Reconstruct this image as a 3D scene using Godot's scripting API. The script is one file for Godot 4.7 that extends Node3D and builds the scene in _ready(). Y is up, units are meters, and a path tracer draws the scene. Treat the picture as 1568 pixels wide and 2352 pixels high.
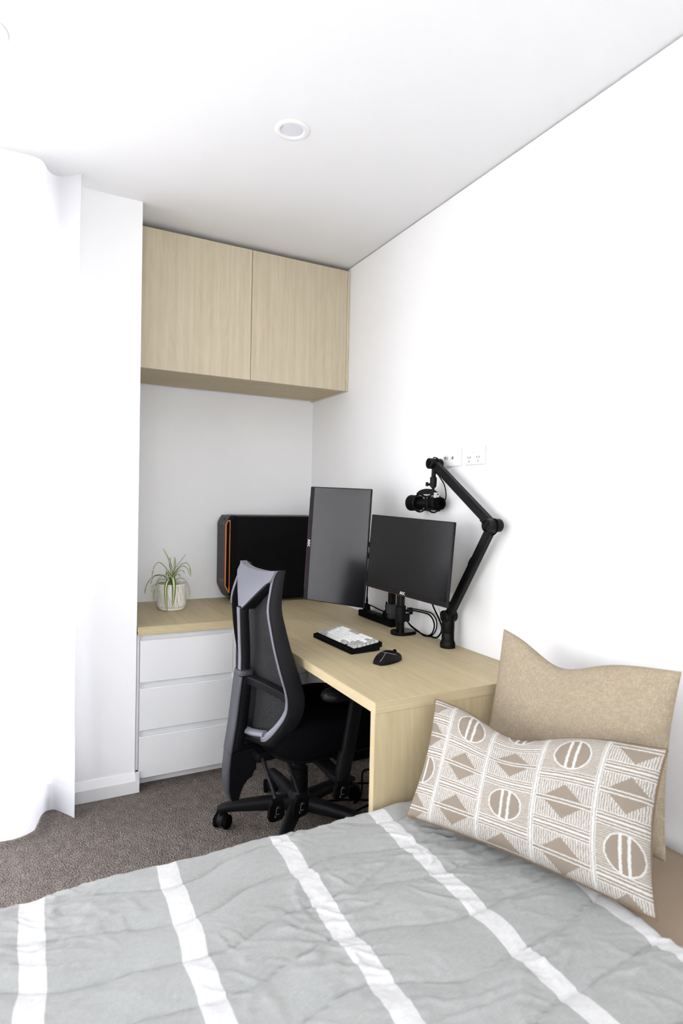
extends Node3D

# ---------------------------------------------------------------- mesh builder
class Mb:
	var v := PackedVector3Array()
	var u := PackedVector2Array()
	var g := PackedInt32Array()
	var xf := Transform3D()

	func tri(a: Vector3, b: Vector3, c: Vector3, s: int, ua := Vector2.ZERO, ub := Vector2.ZERO, uc := Vector2.ZERO) -> void:
		v.append(a); v.append(b); v.append(c)
		u.append(ua); u.append(ub); u.append(uc)
		g.append(s); g.append(s); g.append(s)

	func flip(i: int) -> void:
		var t := v[i + 1]
		v[i + 1] = v[i + 2]
		v[i + 2] = t
		var q := u[i + 1]
		u[i + 1] = u[i + 2]
		u[i + 2] = q

	# turn a closed shape's triangles outward (Godot fronts run clockwise), then place it
	func done(start: int) -> void:
		var vol := 0.0
		var o := v[start]
		for i in range(start, v.size(), 3):
			vol += (v[i] - o).dot((v[i + 1] - o).cross(v[i + 2] - o))
		if vol > 0.0:
			for i in range(start, v.size(), 3):
				flip(i)
		place(start)

	func convex(start: int, c: Vector3) -> void:
		for i in range(start, v.size(), 3):
			var n := (v[i + 1] - v[i]).cross(v[i + 2] - v[i])
			if n.dot((v[i] + v[i + 1] + v[i + 2]) / 3.0 - c) > 0.0:
				flip(i)
		place(start)

	func place(start: int) -> void:
		for i in range(start, v.size()):
			v[i] = xf * v[i]

	func planar(start: int, ga: int, off := Vector2.ZERO) -> void:
		for i in range(start, v.size(), 3):
			var n := ((v[i + 1] - v[i]).cross(v[i + 2] - v[i])).abs()
			var ax := n.max_axis_index()
			var va := ga if ga != ax else (ax + 1) % 3
			var ub := 3 - ax - va
			for k in 3:
				u[i + k] = Vector2(v[i + k][ub], v[i + k][va]) + off

	func box(c: Vector3, s: Vector3, b := 0.002, ga := 1, off := Vector2.ZERO, basis := Basis()) -> void:
		var st := v.size()
		var h := s * 0.5
		b = minf(b, minf(h.x, minf(h.y, h.z)) * 0.95)
		var p := func(sx: float, sy: float, sz: float, ax: int) -> Vector3:
			return Vector3(sx * (h.x - (0.0 if ax == 0 else b)), sy * (h.y - (0.0 if ax == 1 else b)), sz * (h.z - (0.0 if ax == 2 else b)))
		for ax in 3:
			for sg in [-1.0, 1.0]:
				var q := []
				for k in [[-1.0, -1.0], [1.0, -1.0], [1.0, 1.0], [-1.0, 1.0]]:
					var d := [0.0, 0.0, 0.0]
					d[ax] = sg; d[(ax + 1) % 3] = k[0]; d[(ax + 2) % 3] = k[1]
					q.append(p.call(d[0], d[1], d[2], ax))
				tri(q[0], q[1], q[2], -1)
				tri(q[0], q[2], q[3], -1)
			var a1 := (ax + 1) % 3
			var a2 := (ax + 2) % 3
			for s1 in [-1.0, 1.0]:
				for s2 in [-1.0, 1.0]:
					var q := []
					for e in [[-1.0, a1], [1.0, a1], [1.0, a2], [-1.0, a2]]:
						var d := [0.0, 0.0, 0.0]
						d[ax] = e[0]; d[a1] = s1; d[a2] = s2
						q.append(p.call(d[0], d[1], d[2], e[1]))
					tri(q[0], q[1], q[2], -1)
					tri(q[0], q[2], q[3], -1)
		for sx in [-1.0, 1.0]:
			for sy in [-1.0, 1.0]:
				for sz in [-1.0, 1.0]:
					tri(p.call(sx, sy, sz, 0), p.call(sx, sy, sz, 1), p.call(sx, sy, sz, 2), -1)
		planar(st, ga, off + Vector2(c.x * 0.37 + c.z, c.y))
		for i in range(st, v.size()):
			v[i] = basis * v[i] + c
		convex(st, c)

	# box from low corner to high corner
	func bx(lo: Vector3, hi: Vector3, b := 0.002, ga := 1, off := Vector2.ZERO) -> void:
		box((lo + hi) * 0.5, (hi - lo).abs(), b, ga, off)

	func loft(rings: Array, caps := true, s := 1, flat := false) -> void:
		var st := v.size()
		var n: int = rings[0].size()
		var len_v := 0.0
		for i in rings.size() - 1:
			var a: PackedVector3Array = rings[i]
			var b: PackedVector3Array = rings[i + 1]
			var nv := len_v + (b[0] - a[0]).length()
			for k in n:
				var l := (k + 1) % n
				var u0 := float(k) / n
				var u1 := float(k + 1) / n
				var gs := -1 if flat else s
				tri(a[k], a[l], b[l], gs, Vector2(u0, len_v), Vector2(u1, len_v), Vector2(u1, nv))
				tri(a[k], b[l], b[k], gs, Vector2(u0, len_v), Vector2(u1, nv), Vector2(u0, nv))
			len_v = nv
		if caps:
			for e in [0, rings.size() - 1]:
				var r: PackedVector3Array = rings[e]
				var c := Vector3.ZERO
				for p in r:
					c += p / n
				for k in n:
					var l := (k + 1) % n
					if e == 0:
						tri(c, r[l], r[k], -1)
					else:
						tri(c, r[k], r[l], -1)
		done(st)

	func tube(pts: Array, rad, n := 8, caps := true) -> void:
		var rings := []
		var t: Vector3 = (pts[1] - pts[0]).normalized()
		var side := t.cross(Vector3.UP if absf(t.y) < 0.9 else Vector3.RIGHT).normalized()
		for i in pts.size():
			var a: Vector3 = pts[maxi(i - 1, 0)]
			var b: Vector3 = pts[mini(i + 1, pts.size() - 1)]
			t = (b - a).normalized()
			side = (side - t * side.dot(t)).normalized()
			var up := t.cross(side)
			var r: float = rad[i] if rad is Array else rad
			var ring := PackedVector3Array()
			for k in n:
				var w := TAU * k / n
				ring.append(pts[i] + (side * cos(w) + up * sin(w)) * r)
			rings.append(ring)
		loft(rings, caps)

	# profile of (radius, height) about an axis through c
	func lathe(prof: Array, n := 32, c := Vector3.ZERO, basis := Basis(), crease := 0.6, closed := false) -> void:
		var st := v.size()
		var m := prof.size()
		var grp := 1
		var last := m if closed else m - 1
		for i in last:
			var a: Vector2 = prof[i]
			var b: Vector2 = prof[(i + 1) % m]
			if i > 0:
				var d0: Vector2 = a - (prof[i - 1] as Vector2)
				if absf(d0.angle_to(b - a)) > crease:
					grp += 1
			for k in n:
				var w0 := TAU * k / n
				var w1 := TAU * (k + 1) / n
				var a0 := c + basis * Vector3(a.x * cos(w0), a.y, a.x * sin(w0))
				var a1 := c + basis * Vector3(a.x * cos(w1), a.y, a.x * sin(w1))
				var b0 := c + basis * Vector3(b.x * cos(w0), b.y, b.x * sin(w0))
				var b1 := c + basis * Vector3(b.x * cos(w1), b.y, b.x * sin(w1))
				var u0 := Vector2(float(k) / n, a.y)
				var u1 := Vector2(float(k + 1) / n, a.y)
				var u2 := Vector2(float(k) / n, b.y)
				var u3 := Vector2(float(k + 1) / n, b.y)
				if a.x > 1e-6:
					tri(a0, a1, b1 if b.x > 1e-6 else b0, grp, u0, u1, u3)
				if b.x > 1e-6:
					tri(a0, b1, b0, grp, u0, u3, u2)
		if not closed:
			for e in [0, m - 1]:
				var p: Vector2 = prof[e]
				if p.x > 1e-6:
					for k in n:
						var w0 := TAU * k / n
						var w1 := TAU * (k + 1) / n
						var q0 := c + basis * Vector3(p.x * cos(w0), p.y, p.x * sin(w0))
						var q1 := c + basis * Vector3(p.x * cos(w1), p.y, p.x * sin(w1))
						if e == 0:
							tri(c + basis * Vector3(0, p.y, 0), q1, q0, -1)
						else:
							tri(c + basis * Vector3(0, p.y, 0), q0, q1, -1)
		done(st)

	# polygon in local x,y extruded along local z from z0 to z1, with chamfered rims
	func prism(poly: PackedVector2Array, z0: float, z1: float, b := 0.0, at := Transform3D(), smooth := false) -> void:
		var st := v.size()
		var n := poly.size()
		var area := 0.0
		for i in n:
			area += poly[i].cross(poly[(i + 1) % n])
		var sg := 1.0 if area > 0.0 else -1.0
		var inner := PackedVector2Array()
		for i in n:
			var e0 := (poly[i] - poly[(i + n - 1) % n]).normalized()
			var e1 := (poly[(i + 1) % n] - poly[i]).normalized()
			var n0 := Vector2(-e0.y, e0.x) * sg
			var n1 := Vector2(-e1.y, e1.x) * sg
			inner.append(poly[i] + (n0 + n1) * (b / maxf(1.0 + n0.dot(n1), 0.3)))
		var ix := Geometry2D.triangulate_polygon(inner)
		var layers := [[z0, poly], [z1, poly]]
		if b > 0.0:
			layers = [[z0, inner], [z0 + b, poly], [z1 - b, poly], [z1, inner]]
		for li in layers.size() - 1:
			for i in n:
				var j := (i + 1) % n
				var a0 := v3(layers[li][1][i], layers[li][0])
				var a1 := v3(layers[li][1][j], layers[li][0])
				var b0 := v3(layers[li + 1][1][i], layers[li + 1][0])
				var b1 := v3(layers[li + 1][1][j], layers[li + 1][0])
				var s := 1 + li if smooth else -1
				tri(a0, a1, b1, s)
				tri(a0, b1, b0, s)
		for k in range(0, ix.size(), 3):
			tri(v3(inner[ix[k]], z0), v3(inner[ix[k + 1]], z0), v3(inner[ix[k + 2]], z0), -1)
			tri(v3(inner[ix[k]], z1), v3(inner[ix[k + 2]], z1), v3(inner[ix[k + 1]], z1), -1)
		# orient: side walls and caps by local test
		for i in range(st, v.size(), 3):
			u[i] = Vector2(v[i].x, v[i].y); u[i + 1] = Vector2(v[i + 1].x, v[i + 1].y); u[i + 2] = Vector2(v[i + 2].x, v[i + 2].y)
			var nn := (v[i + 1] - v[i]).cross(v[i + 2] - v[i])
			var m := (v[i] + v[i + 1] + v[i + 2]) / 3.0
			var probe := m + nn.normalized() * 0.0004
			var within := probe.z > z0 and probe.z < z1 and Geometry2D.is_point_in_polygon(Vector2(probe.x, probe.y), poly)
			if not within:
				flip(i)
		for i in range(st, v.size()):
			v[i] = at * v[i]
		place(st)

	func v3(p: Vector2, z: float) -> Vector3:
		return Vector3(p.x, p.y, z)

	# sheet from a grid of points given thickness along its normals (closed, smooth)
	func sheet(rows: Array, th: float, uvs = null) -> void:
		var st := v.size()
		var m := rows.size()
		var n: int = rows[0].size()
		var top := []
		var bot := []
		for i in m:
			var a := PackedVector3Array()
			var b := PackedVector3Array()
			for j in n:
				var du: Vector3 = rows[i][mini(j + 1, n - 1)] - rows[i][maxi(j - 1, 0)]
				var dv: Vector3 = rows[mini(i + 1, m - 1)][j] - rows[maxi(i - 1, 0)][j]
				var nn := du.cross(dv).normalized() * th * 0.5
				a.append(rows[i][j] + nn)
				b.append(rows[i][j] - nn)
			top.append(a)
			bot.append(b)
		for i in m - 1:
			for j in n - 1:
				var u0 := Vector2(float(j) / (n - 1), float(i) / (m - 1))
				var u1 := Vector2(float(j + 1) / (n - 1), float(i + 1) / (m - 1))
				if uvs:
					u0 = uvs[i][j]
					u1 = uvs[i + 1][j + 1]
				tri(top[i][j], top[i][j + 1], top[i + 1][j + 1], 1, u0, Vector2(u1.x, u0.y), u1)
				tri(top[i][j], top[i + 1][j + 1], top[i + 1][j], 1, u0, u1, Vector2(u0.x, u1.y))
				tri(bot[i][j], bot[i + 1][j + 1], bot[i][j + 1], 2, u0, u1, Vector2(u1.x, u0.y))
				tri(bot[i][j], bot[i + 1][j], bot[i + 1][j + 1], 2, u0, Vector2(u0.x, u1.y), u1)
		for i in m - 1:
			for j in [0, n - 1]:
				var f: bool = j == 0
				var a: Vector3 = top[i][j]
				var b: Vector3 = top[i + 1][j]
				var c: Vector3 = bot[i + 1][j]
				var d: Vector3 = bot[i][j]
				if f:
					tri(a, b, c, 3); tri(a, c, d, 3)
				else:
					tri(a, c, b, 3); tri(a, d, c, 3)
		for j in n - 1:
			for i in [0, m - 1]:
				var f: bool = i != 0
				var a: Vector3 = top[i][j]
				var b: Vector3 = top[i][j + 1]
				var c: Vector3 = bot[i][j + 1]
				var d: Vector3 = bot[i][j]
				if f:
					tri(a, b, c, 4); tri(a, c, d, 4)
				else:
					tri(a, c, b, 4); tri(a, d, c, 4)
		done(st)

	func mesh() -> ArrayMesh:
		var s := SurfaceTool.new()
		s.begin(Mesh.PRIMITIVE_TRIANGLES)
		for i in v.size():
			s.set_smooth_group(g[i])
			s.set_uv(u[i])
			s.add_vertex(v[i])
		s.generate_normals()
		s.index()
		return s.commit()


# ---------------------------------------------------------------- object helpers
var used := {}
var M := {}

func numbered(called: String) -> String:
	if not used.has(called):
		used[called] = 0
		return called
	used[called] += 1
	return "%s_%03d" % [called, used[called]]

func tag(o: Node, label: String, category: String, group := "", kind := "") -> void:
	if label: o.set_meta("label", label)
	if category: o.set_meta("category", category)
	if group: o.set_meta("group", group)
	if kind: o.set_meta("kind", kind)

func thing(called: String, label: String, category: String, at: Vector3, turn := 0.0, group := "") -> Node3D:
	var o := Node3D.new()
	o.name = numbered(called)
	add_child(o, true)
	o.position = at
	o.rotation.y = turn
	tag(o, label, category, group)
	return o

# a builder whose points are given in the world and kept relative to the thing t
func W(t: Node3D) -> Mb:
	var m := Mb.new()
	m.xf = t.transform.affine_inverse()
	return m

func part(called: String, m, mat: Material, parent: Node, label := "") -> MeshInstance3D:
	var o := MeshInstance3D.new()
	o.mesh = m.mesh() if m is Mb else m
	o.material_override = mat
	o.name = called if parent != self else numbered(called)
	if label: o.set_meta("label", label)
	parent.add_child(o, true)
	return o

func struct(called: String, m: Mb, mat: Material, label: String, category: String) -> MeshInstance3D:
	var o := part(called, m, mat, self)
	tag(o, label, category, "", "structure")
	return o

func smooth_path(pts: Array, per := 6) -> Array:
	var out := []
	for i in pts.size() - 1:
		var a: Vector3 = pts[maxi(i - 1, 0)]
		var b: Vector3 = pts[i]
		var c: Vector3 = pts[i + 1]
		var d: Vector3 = pts[mini(i + 2, pts.size() - 1)]
		for k in per:
			out.append(b.cubic_interpolate(c, a, d, float(k) / per))
	out.append(pts[-1])
	return out

func rrect(w: float, h: float, r: float, seg := 5) -> PackedVector2Array:
	var p := PackedVector2Array()
	for q in 4:
		var c := Vector2((w * 0.5 - r) * (1 if q == 0 or q == 3 else -1), (h * 0.5 - r) * (1 if q < 2 else -1))
		for k in seg + 1:
			var a := (q + float(k) / seg) * PI * 0.5
			p.append(c + Vector2(cos(a), sin(a)) * r)
	return p

# stacked rounded rectangles lying in x,z: layers of [y, inset]
func pad_rings(w: float, d: float, r: float, layers: Array, c := Vector3.ZERO, seg := 5) -> Array:
	var rings := []
	for l in layers:
		var q := rrect(w - 2.0 * l[1], d - 2.0 * l[1], maxf(r - l[1] * 0.6, 0.003), seg)
		var ring := PackedVector3Array()
		for p in q:
			ring.append(c + Vector3(p.x, l[0], p.y))
		rings.append(ring)
	return rings

func mat(c: Color, rough := 0.6, metal := 0.0, spec := 0.5) -> StandardMaterial3D:
	var m := StandardMaterial3D.new()
	m.albedo_color = c
	m.roughness = rough
	m.metallic = metal
	m.metallic_specular = spec
	return m

func grey(x: float) -> Color:
	return Color(x, x, x)

func noise(sd: int, freq: float, oct := 3) -> FastNoiseLite:
	var n := FastNoiseLite.new()
	n.seed = sd
	n.noise_type = FastNoiseLite.TYPE_SIMPLEX_SMOOTH
	n.frequency = freq
	n.fractal_octaves = oct
	return n

func tex(w: int, h: int, f: Callable) -> ImageTexture:
	var d := PackedByteArray()
	d.resize(w * h * 3)
	var i := 0
	for y in h:
		for x in w:
			var c: Color = f.call(x, y)
			d[i] = int(clampf(c.r, 0, 1) * 255.0)
			d[i + 1] = int(clampf(c.g, 0, 1) * 255.0)
			d[i + 2] = int(clampf(c.b, 0, 1) * 255.0)
			i += 3
	return ImageTexture.create_from_image(Image.create_from_data(w, h, false, Image.FORMAT_RGB8, d))

func seamless(sd: int, freq: float, size: int, lo: Color, hi: Color, oct := 3, as_normal := false, bump := 4.0) -> NoiseTexture2D:
	var t := NoiseTexture2D.new()
	t.width = size
	t.height = size
	t.seamless = true
	t.noise = noise(sd, freq, oct)
	if as_normal:
		t.as_normal_map = true
		t.bump_strength = bump
	else:
		var g := Gradient.new()
		g.set_color(0, lo)
		g.set_color(1, hi)
		t.color_ramp = g
	return t

func text(called: String, words: String, size: float, depth: float, m: Material, parent: Node3D, at: Transform3D, bold := false) -> MeshInstance3D:
	var t := TextMesh.new()
	var f := SystemFont.new()
	f.font_names = PackedStringArray(["Droid Sans"])
	if bold: f.font_weight = 700
	t.font = f
	t.text = words
	t.font_size = 32
	t.pixel_size = size / 32.0
	t.depth = depth
	var o := MeshInstance3D.new()
	o.mesh = t
	o.material_override = m
	o.name = called
	parent.add_child(o, true)
	o.transform = at
	return o


# ---------------------------------------------------------------- measured places (metres)
const H := 2.619        # ceiling
const TOP := 0.74       # desk and benchtop
const ZW := 0.651       # wall beside the alcove
const XN := -1.138      # left side of the alcove
const XD := -0.6685     # front edge of the desk
const ZD := 1.942       # end of the desk
const XL := -3.35       # left wall
const ZB := 3.95         # wall behind the camera

func _ready() -> void:
	# camera
	var cam := Camera3D.new()
	cam.name = "camera"
	cam.position = Vector3(-1.5641, 1.3308, 3.4198)
	cam.rotation_order = EULER_ORDER_YXZ
	cam.rotation = Vector3(-0.0212, -0.4806, 0.0216)
	var att := CameraAttributesPhysical.new()
	att.frustum_focal_length = 12.0 / (1176.0 / 1370.58)
	att.frustum_focus_distance = 2.7
	att.frustum_near = 0.05
	att.frustum_far = 60.0
	att.exposure_aperture = 2.2
	cam.attributes = att
	cam.near = 0.05
	cam.far = 60.0
	cam.fov = rad_to_deg(2.0 * atan(1176.0 / 1370.58))
	add_child(cam)
	cam.current = true
	# sky and exposure
	var we := WorldEnvironment.new()
	we.name = "environment"
	var e := Environment.new()
	e.background_mode = Environment.BG_SKY
	var sky := Sky.new()
	var sm := ProceduralSkyMaterial.new()
	sm.sky_top_color = Color(0.93, 0.96, 1.0)
	sm.sky_horizon_color = Color(0.98, 0.99, 1.0)
	sm.ground_bottom_color = Color(0.62, 0.62, 0.60)
	sm.ground_horizon_color = Color(0.85, 0.86, 0.86)
	sm.sky_energy_multiplier = 1.0
	sky.sky_material = sm
	e.sky = sky
	e.background_energy_multiplier = 5.0
	e.tonemap_mode = Environment.TONE_MAPPER_LINEAR
	e.tonemap_exposure = 0.93
	e.sdfgi_enabled = true
	e.ssao_enabled = true
	e.ssil_enabled = true
	we.environment = e
	add_child(we)
	# daylight through the glazed door behind the curtain
	var day := AreaLight3D.new()
	day.name = "window_daylight"
	day.area_size = Vector2(1.74, 2.24)
	day.position = Vector3(-2.40, 1.18, 0.44)
	day.rotation.y = PI
	day.light_energy = 27.0
	day.light_color = Color(1.0, 0.995, 0.985)
	day.shadow_enabled = true
	day.area_range = 12.0
	day.area_attenuation = 2.0
	add_child(day)
	# fill light behind an added, unseen window in the left wall
	var fill_day2 := AreaLight3D.new()
	fill_day2.name = "side_fill_light"
	fill_day2.area_size = Vector2(1.76, 1.50)
	fill_day2.position = Vector3(XL - 0.22, 1.11, 2.45)
	fill_day2.rotation.y = -PI / 2
	fill_day2.light_energy = 3.6
	fill_day2.light_color = Color(1.0, 0.995, 0.985)
	fill_day2.shadow_enabled = true
	fill_day2.area_range = 12.0
	fill_day2.area_attenuation = 2.0
	add_child(fill_day2)
	# fill light behind an unseen window added to the wall behind the camera
	var fill_day3 := AreaLight3D.new()
	fill_day3.name = "rear_fill_light"
	fill_day3.area_size = Vector2(1.62, 1.26)
	fill_day3.position = Vector3(-1.60, 1.50, ZB + 0.20)
	fill_day3.light_energy = 3.5
	fill_day3.light_color = Color(1.0, 0.995, 0.985)
	fill_day3.shadow_enabled = true
	fill_day3.area_range = 12.0
	fill_day3.area_attenuation = 2.0
	add_child(fill_day3)

	materials()
	room()
	curtain()
	bed()
	joinery()
	chair()
	computer()
	screens()
	boom()
	desk_things()
	plant()
	cushions()
	small_things()


# ---------------------------------------------------------------- materials
func wood_texture(sd: int, base: Color, dark: Color) -> ImageTexture:
	var fine := noise(sd, 1.0, 2)
	var broad := noise(sd + 1, 1.0, 3)
	var warp := noise(sd + 2, 1.0, 2)
	return tex(768, 1024, func(x: int, y: int) -> Color:
		var uu := x / 768.0 * 0.7      # metres across the grain
		var vv := y / 1024.0 * 2.1     # metres along it
		var w := warp.get_noise_2d(uu * 4.0, vv * 0.9)
		var f := fine.get_noise_2d(uu * 340.0 + w * 6.0, vv * 4.0)
		var b := broad.get_noise_2d(uu * 30.0, vv * 0.7)
		var ring := sin((uu * 16.0 + w * 3.5) * TAU)
		var pore := maxf(0.0, fine.get_noise_2d(uu * 800.0 + 50.0, vv * 14.0) - 0.2)
		var k := 0.55 + f * 0.24 + b * 0.30 + ring * 0.05 - pore * 0.35
		return dark.lerp(base, clampf(k, 0.0, 1.0)))

func materials() -> void:
	M.wall = mat(Color(0.955, 0.955, 0.96), 0.8, 0.0, 0.3)
	M.ceiling = mat(Color(0.915, 0.915, 0.92), 0.85, 0.0, 0.3)
	M.white = mat(Color(0.90, 0.90, 0.905), 0.4)
	M.shadow_gap = mat(Color(0.55, 0.55, 0.56), 0.8)
	M.plate = mat(Color(0.93, 0.93, 0.935), 0.3)
	M.lens = mat(Color(0.84, 0.84, 0.87), 0.5)
	for k in [["wood", 11, Color(0.80, 0.745, 0.615), Color(0.685, 0.615, 0.475)], ["wood_door", 37, Color(0.845, 0.80, 0.715), Color(0.735, 0.68, 0.575)]]:
		var w := mat(Color.WHITE, 0.5, 0.0, 0.4)
		w.albedo_texture = wood_texture(k[1], k[2], k[3])
		w.uv1_scale = Vector3(1.0 / 0.7, 1.0 / 2.1, 1)
		M[k[0]] = w
	# carpet
	var c := mat(Color.WHITE, 0.95, 0.0, 0.2)
	var ca := noise(5, 0.35, 2)
	var cb := noise(6, 0.02, 3)
	var cc := noise(8, 0.10, 2)
	c.albedo_texture = tex(1024, 1024, func(x: int, y: int) -> Color:
		var k := 0.5 + ca.get_noise_2d(x, y) * 0.75 + cb.get_noise_2d(x, y) * 0.16 + cc.get_noise_2d(x, y) * 0.25
		return Color(0.32, 0.29, 0.275).lerp(Color(0.64, 0.605, 0.575), clampf(k, 0, 1)))
	c.uv1_scale = Vector3(1.0 / 1.1, 1.0 / 1.1, 1)
	c.normal_enabled = true
	c.normal_texture = seamless(7, 0.3, 512, Color.BLACK, Color.WHITE, 2, true, 6.0)
	M.carpet = c
	# plastics
	M.black = mat(Color(0.045, 0.045, 0.05), 0.45, 0.0, 0.28)
	M.black_matt = mat(Color(0.035, 0.035, 0.04), 0.7, 0.0, 0.2)
	M.black_gloss = mat(Color(0.03, 0.03, 0.033), 0.22, 0.0, 0.35)
	M.rubber = mat(Color(0.04, 0.04, 0.042), 0.85, 0.0, 0.15)
	M.chair_grey = mat(Color(0.43, 0.43, 0.47), 0.42)  # paler copy of the frame plastic, for faces turned to the light
	M.chair_mid = mat(Color(0.23, 0.23, 0.255), 0.42, 0.0, 0.4)  # dimmer lit tone, for the rear faces of the spine
	M.chair_dark = mat(Color(0.08, 0.08, 0.09), 0.5, 0.0, 0.28)  # darker copy for frame faces in shade; base and castors too
	M.chair_black = mat(Color(0.05, 0.05, 0.06), 0.55, 0.0, 0.22)
	M.seat = mat(Color(0.04, 0.04, 0.05), 0.95, 0.0, 0.1)
	M.icon = mat(Color(0.50, 0.50, 0.50), 0.6)
	M.case_grey = mat(Color(0.27, 0.27, 0.28), 0.5, 0.0, 0.3)
	M.case_black = mat(Color(0.025, 0.025, 0.035), 0.5, 0.0, 0.22)
	M.orange = mat(Color(0.86, 0.48, 0.20), 0.45)
	M.screen = mat(Color(0.02, 0.02, 0.035), 0.20, 0.0, 0.56)  # faint blue in the base stands in for a tinted reflection
	M.bezel = mat(Color(0.10, 0.10, 0.11), 0.5, 0.0, 0.3)
	M.red = mat(Color(0.42, 0.13, 0.10), 0.5)
	M.logo = mat(Color(0.88, 0.88, 0.90), 0.35)
	M.key_white = mat(Color(0.97, 0.97, 0.965), 0.45)
	M.key_grey = mat(Color(0.68, 0.685, 0.67), 0.5)
	M.mouse_line = mat(Color(0.50, 0.50, 0.51), 0.4)
	M.metal = mat(Color(0.75, 0.74, 0.72), 0.3, 0.9)
	M.paper = mat(Color(0.86, 0.86, 0.85), 0.6)
	M.mattress = mat(Color(0.60, 0.535, 0.465), 0.9, 0.0, 0.2)
	# chair mesh
	var cm := mat(Color.WHITE, 0.7, 0.0, 0.4)
	var mn := noise(21, 0.05, 2)
	cm.albedo_texture = tex(256, 256, func(x: int, y: int) -> Color:
		var a := 0.5 + 0.5 * sin((y - x * 0.5) * TAU / 25.6)
		var b := 0.5 + 0.5 * sin(x * TAU / 16.0)
		var k := pow(a, 2.0) * (0.55 + 0.45 * b) + mn.get_noise_2d(x, y) * 0.15
		return Color(0.04, 0.04, 0.045).lerp(Color(0.42, 0.42, 0.43), clampf(k, 0, 1)))
	cm.uv1_scale = Vector3(1.0 / 0.0512, 1.0 / 0.0512, 1)
	cm.metallic_specular = 0.2
	M.mesh = cm
	# quilt linen
	var ql := noise(31, 0.05, 3)
	var lin := tex(512, 512, func(x: int, y: int) -> Color:
		var k := 0.5 + 0.5 * ql.get_noise_2d(x * 0.7, y * 7.0) + 0.4 * ql.get_noise_2d(x * 7.0 + 300.0, y * 0.7)
		return Color(0.90, 0.90, 0.90).lerp(Color(1, 1, 1), clampf(k, 0, 1)))
	M.quilt = mat(Color(0.64, 0.645, 0.637), 0.9, 0.0, 0.2)
	M.quilt.albedo_texture = lin
	M.quilt.uv1_scale = Vector3(2.2, 2.2, 1)
	M.quilt.rim_enabled = true
	M.quilt.rim = 0.2
	M.quilt_white = mat(Color(0.82, 0.82, 0.82), 0.9, 0.0, 0.2)
	M.quilt_white.albedo_texture = lin
	M.quilt_white.uv1_scale = Vector3(2.2, 2.2, 1)
	# natural linen for the big cushion
	var nl := noise(41, 0.04, 3)
	var nf := noise(42, 0.4, 2)
	var sl := tex(1024, 1024, func(x: int, y: int) -> Color:
		var a := nl.get_noise_2d(x * 0.35, y * 14.0)
		var b := nl.get_noise_2d(x * 14.0 + 700.0, y * 0.35)
		var k := 0.42 + nf.get_noise_2d(x, y) * 0.38 + maxf(0.0, a - 0.25) * 2.2 + maxf(0.0, b - 0.25) * 2.2
		return Color(0.50, 0.445, 0.375).lerp(Color(0.72, 0.67, 0.59), clampf(k, 0, 1)))
	M.linen = mat(Color.WHITE, 0.92, 0.0, 0.2)
	M.linen.albedo_texture = sl
	M.print = mat(Color.WHITE, 0.9, 0.0, 0.2)
	M.print.albedo_texture = print_texture()
	M.piping = mat(Color(0.45, 0.365, 0.285), 0.8)
	# curtain: sheer, lets daylight through
	var cu := mat(Color(0.95, 0.95, 0.96, 0.93), 0.9, 0.0, 0.1)
	cu.transparency = BaseMaterial3D.TRANSPARENCY_ALPHA
	cu.backlight_enabled = true
	cu.backlight = Color(0.95, 0.95, 0.96)
	M.curtain = cu
	var hm: StandardMaterial3D = cu.duplicate()
	hm.albedo_color = Color(0.95, 0.95, 0.96, 0.97)
	M.hem = hm
	var gl := mat(Color(0.95, 0.98, 0.98, 0.05), 0.03)
	gl.transparency = BaseMaterial3D.TRANSPARENCY_ALPHA
	M.glass = gl
	M.frame = mat(Color(0.80, 0.80, 0.81), 0.4)
	# plant
	M.leaf = mat(Color(0.24, 0.36, 0.15), 0.5)
	M.leaf.backlight_enabled = true
	M.leaf.backlight = Color(0.12, 0.20, 0.06)
	M.leaf_pale = mat(Color(0.88, 0.90, 0.66), 0.5)
	M.soil = mat(Color(0.28, 0.24, 0.20), 0.95)
	M.pebble = mat(Color(0.62, 0.60, 0.57), 0.8)
	var pt := noise(51, 1.0, 2)
	M.pot = mat(Color.WHITE, 0.45)
	M.pot.albedo_texture = tex(512, 128, func(x: int, y: int) -> Color:
		var k := pt.get_noise_2d(x * 0.35 + sin(y * 0.05) * 1.2, y * 0.012)
		return Color(0.97, 0.96, 0.935).lerp(Color(0.74, 0.715, 0.66), smoothstep(0.0, 0.4, k)))
	M.glaze = mat(Color(0.96, 0.95, 0.92), 0.4)


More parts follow.
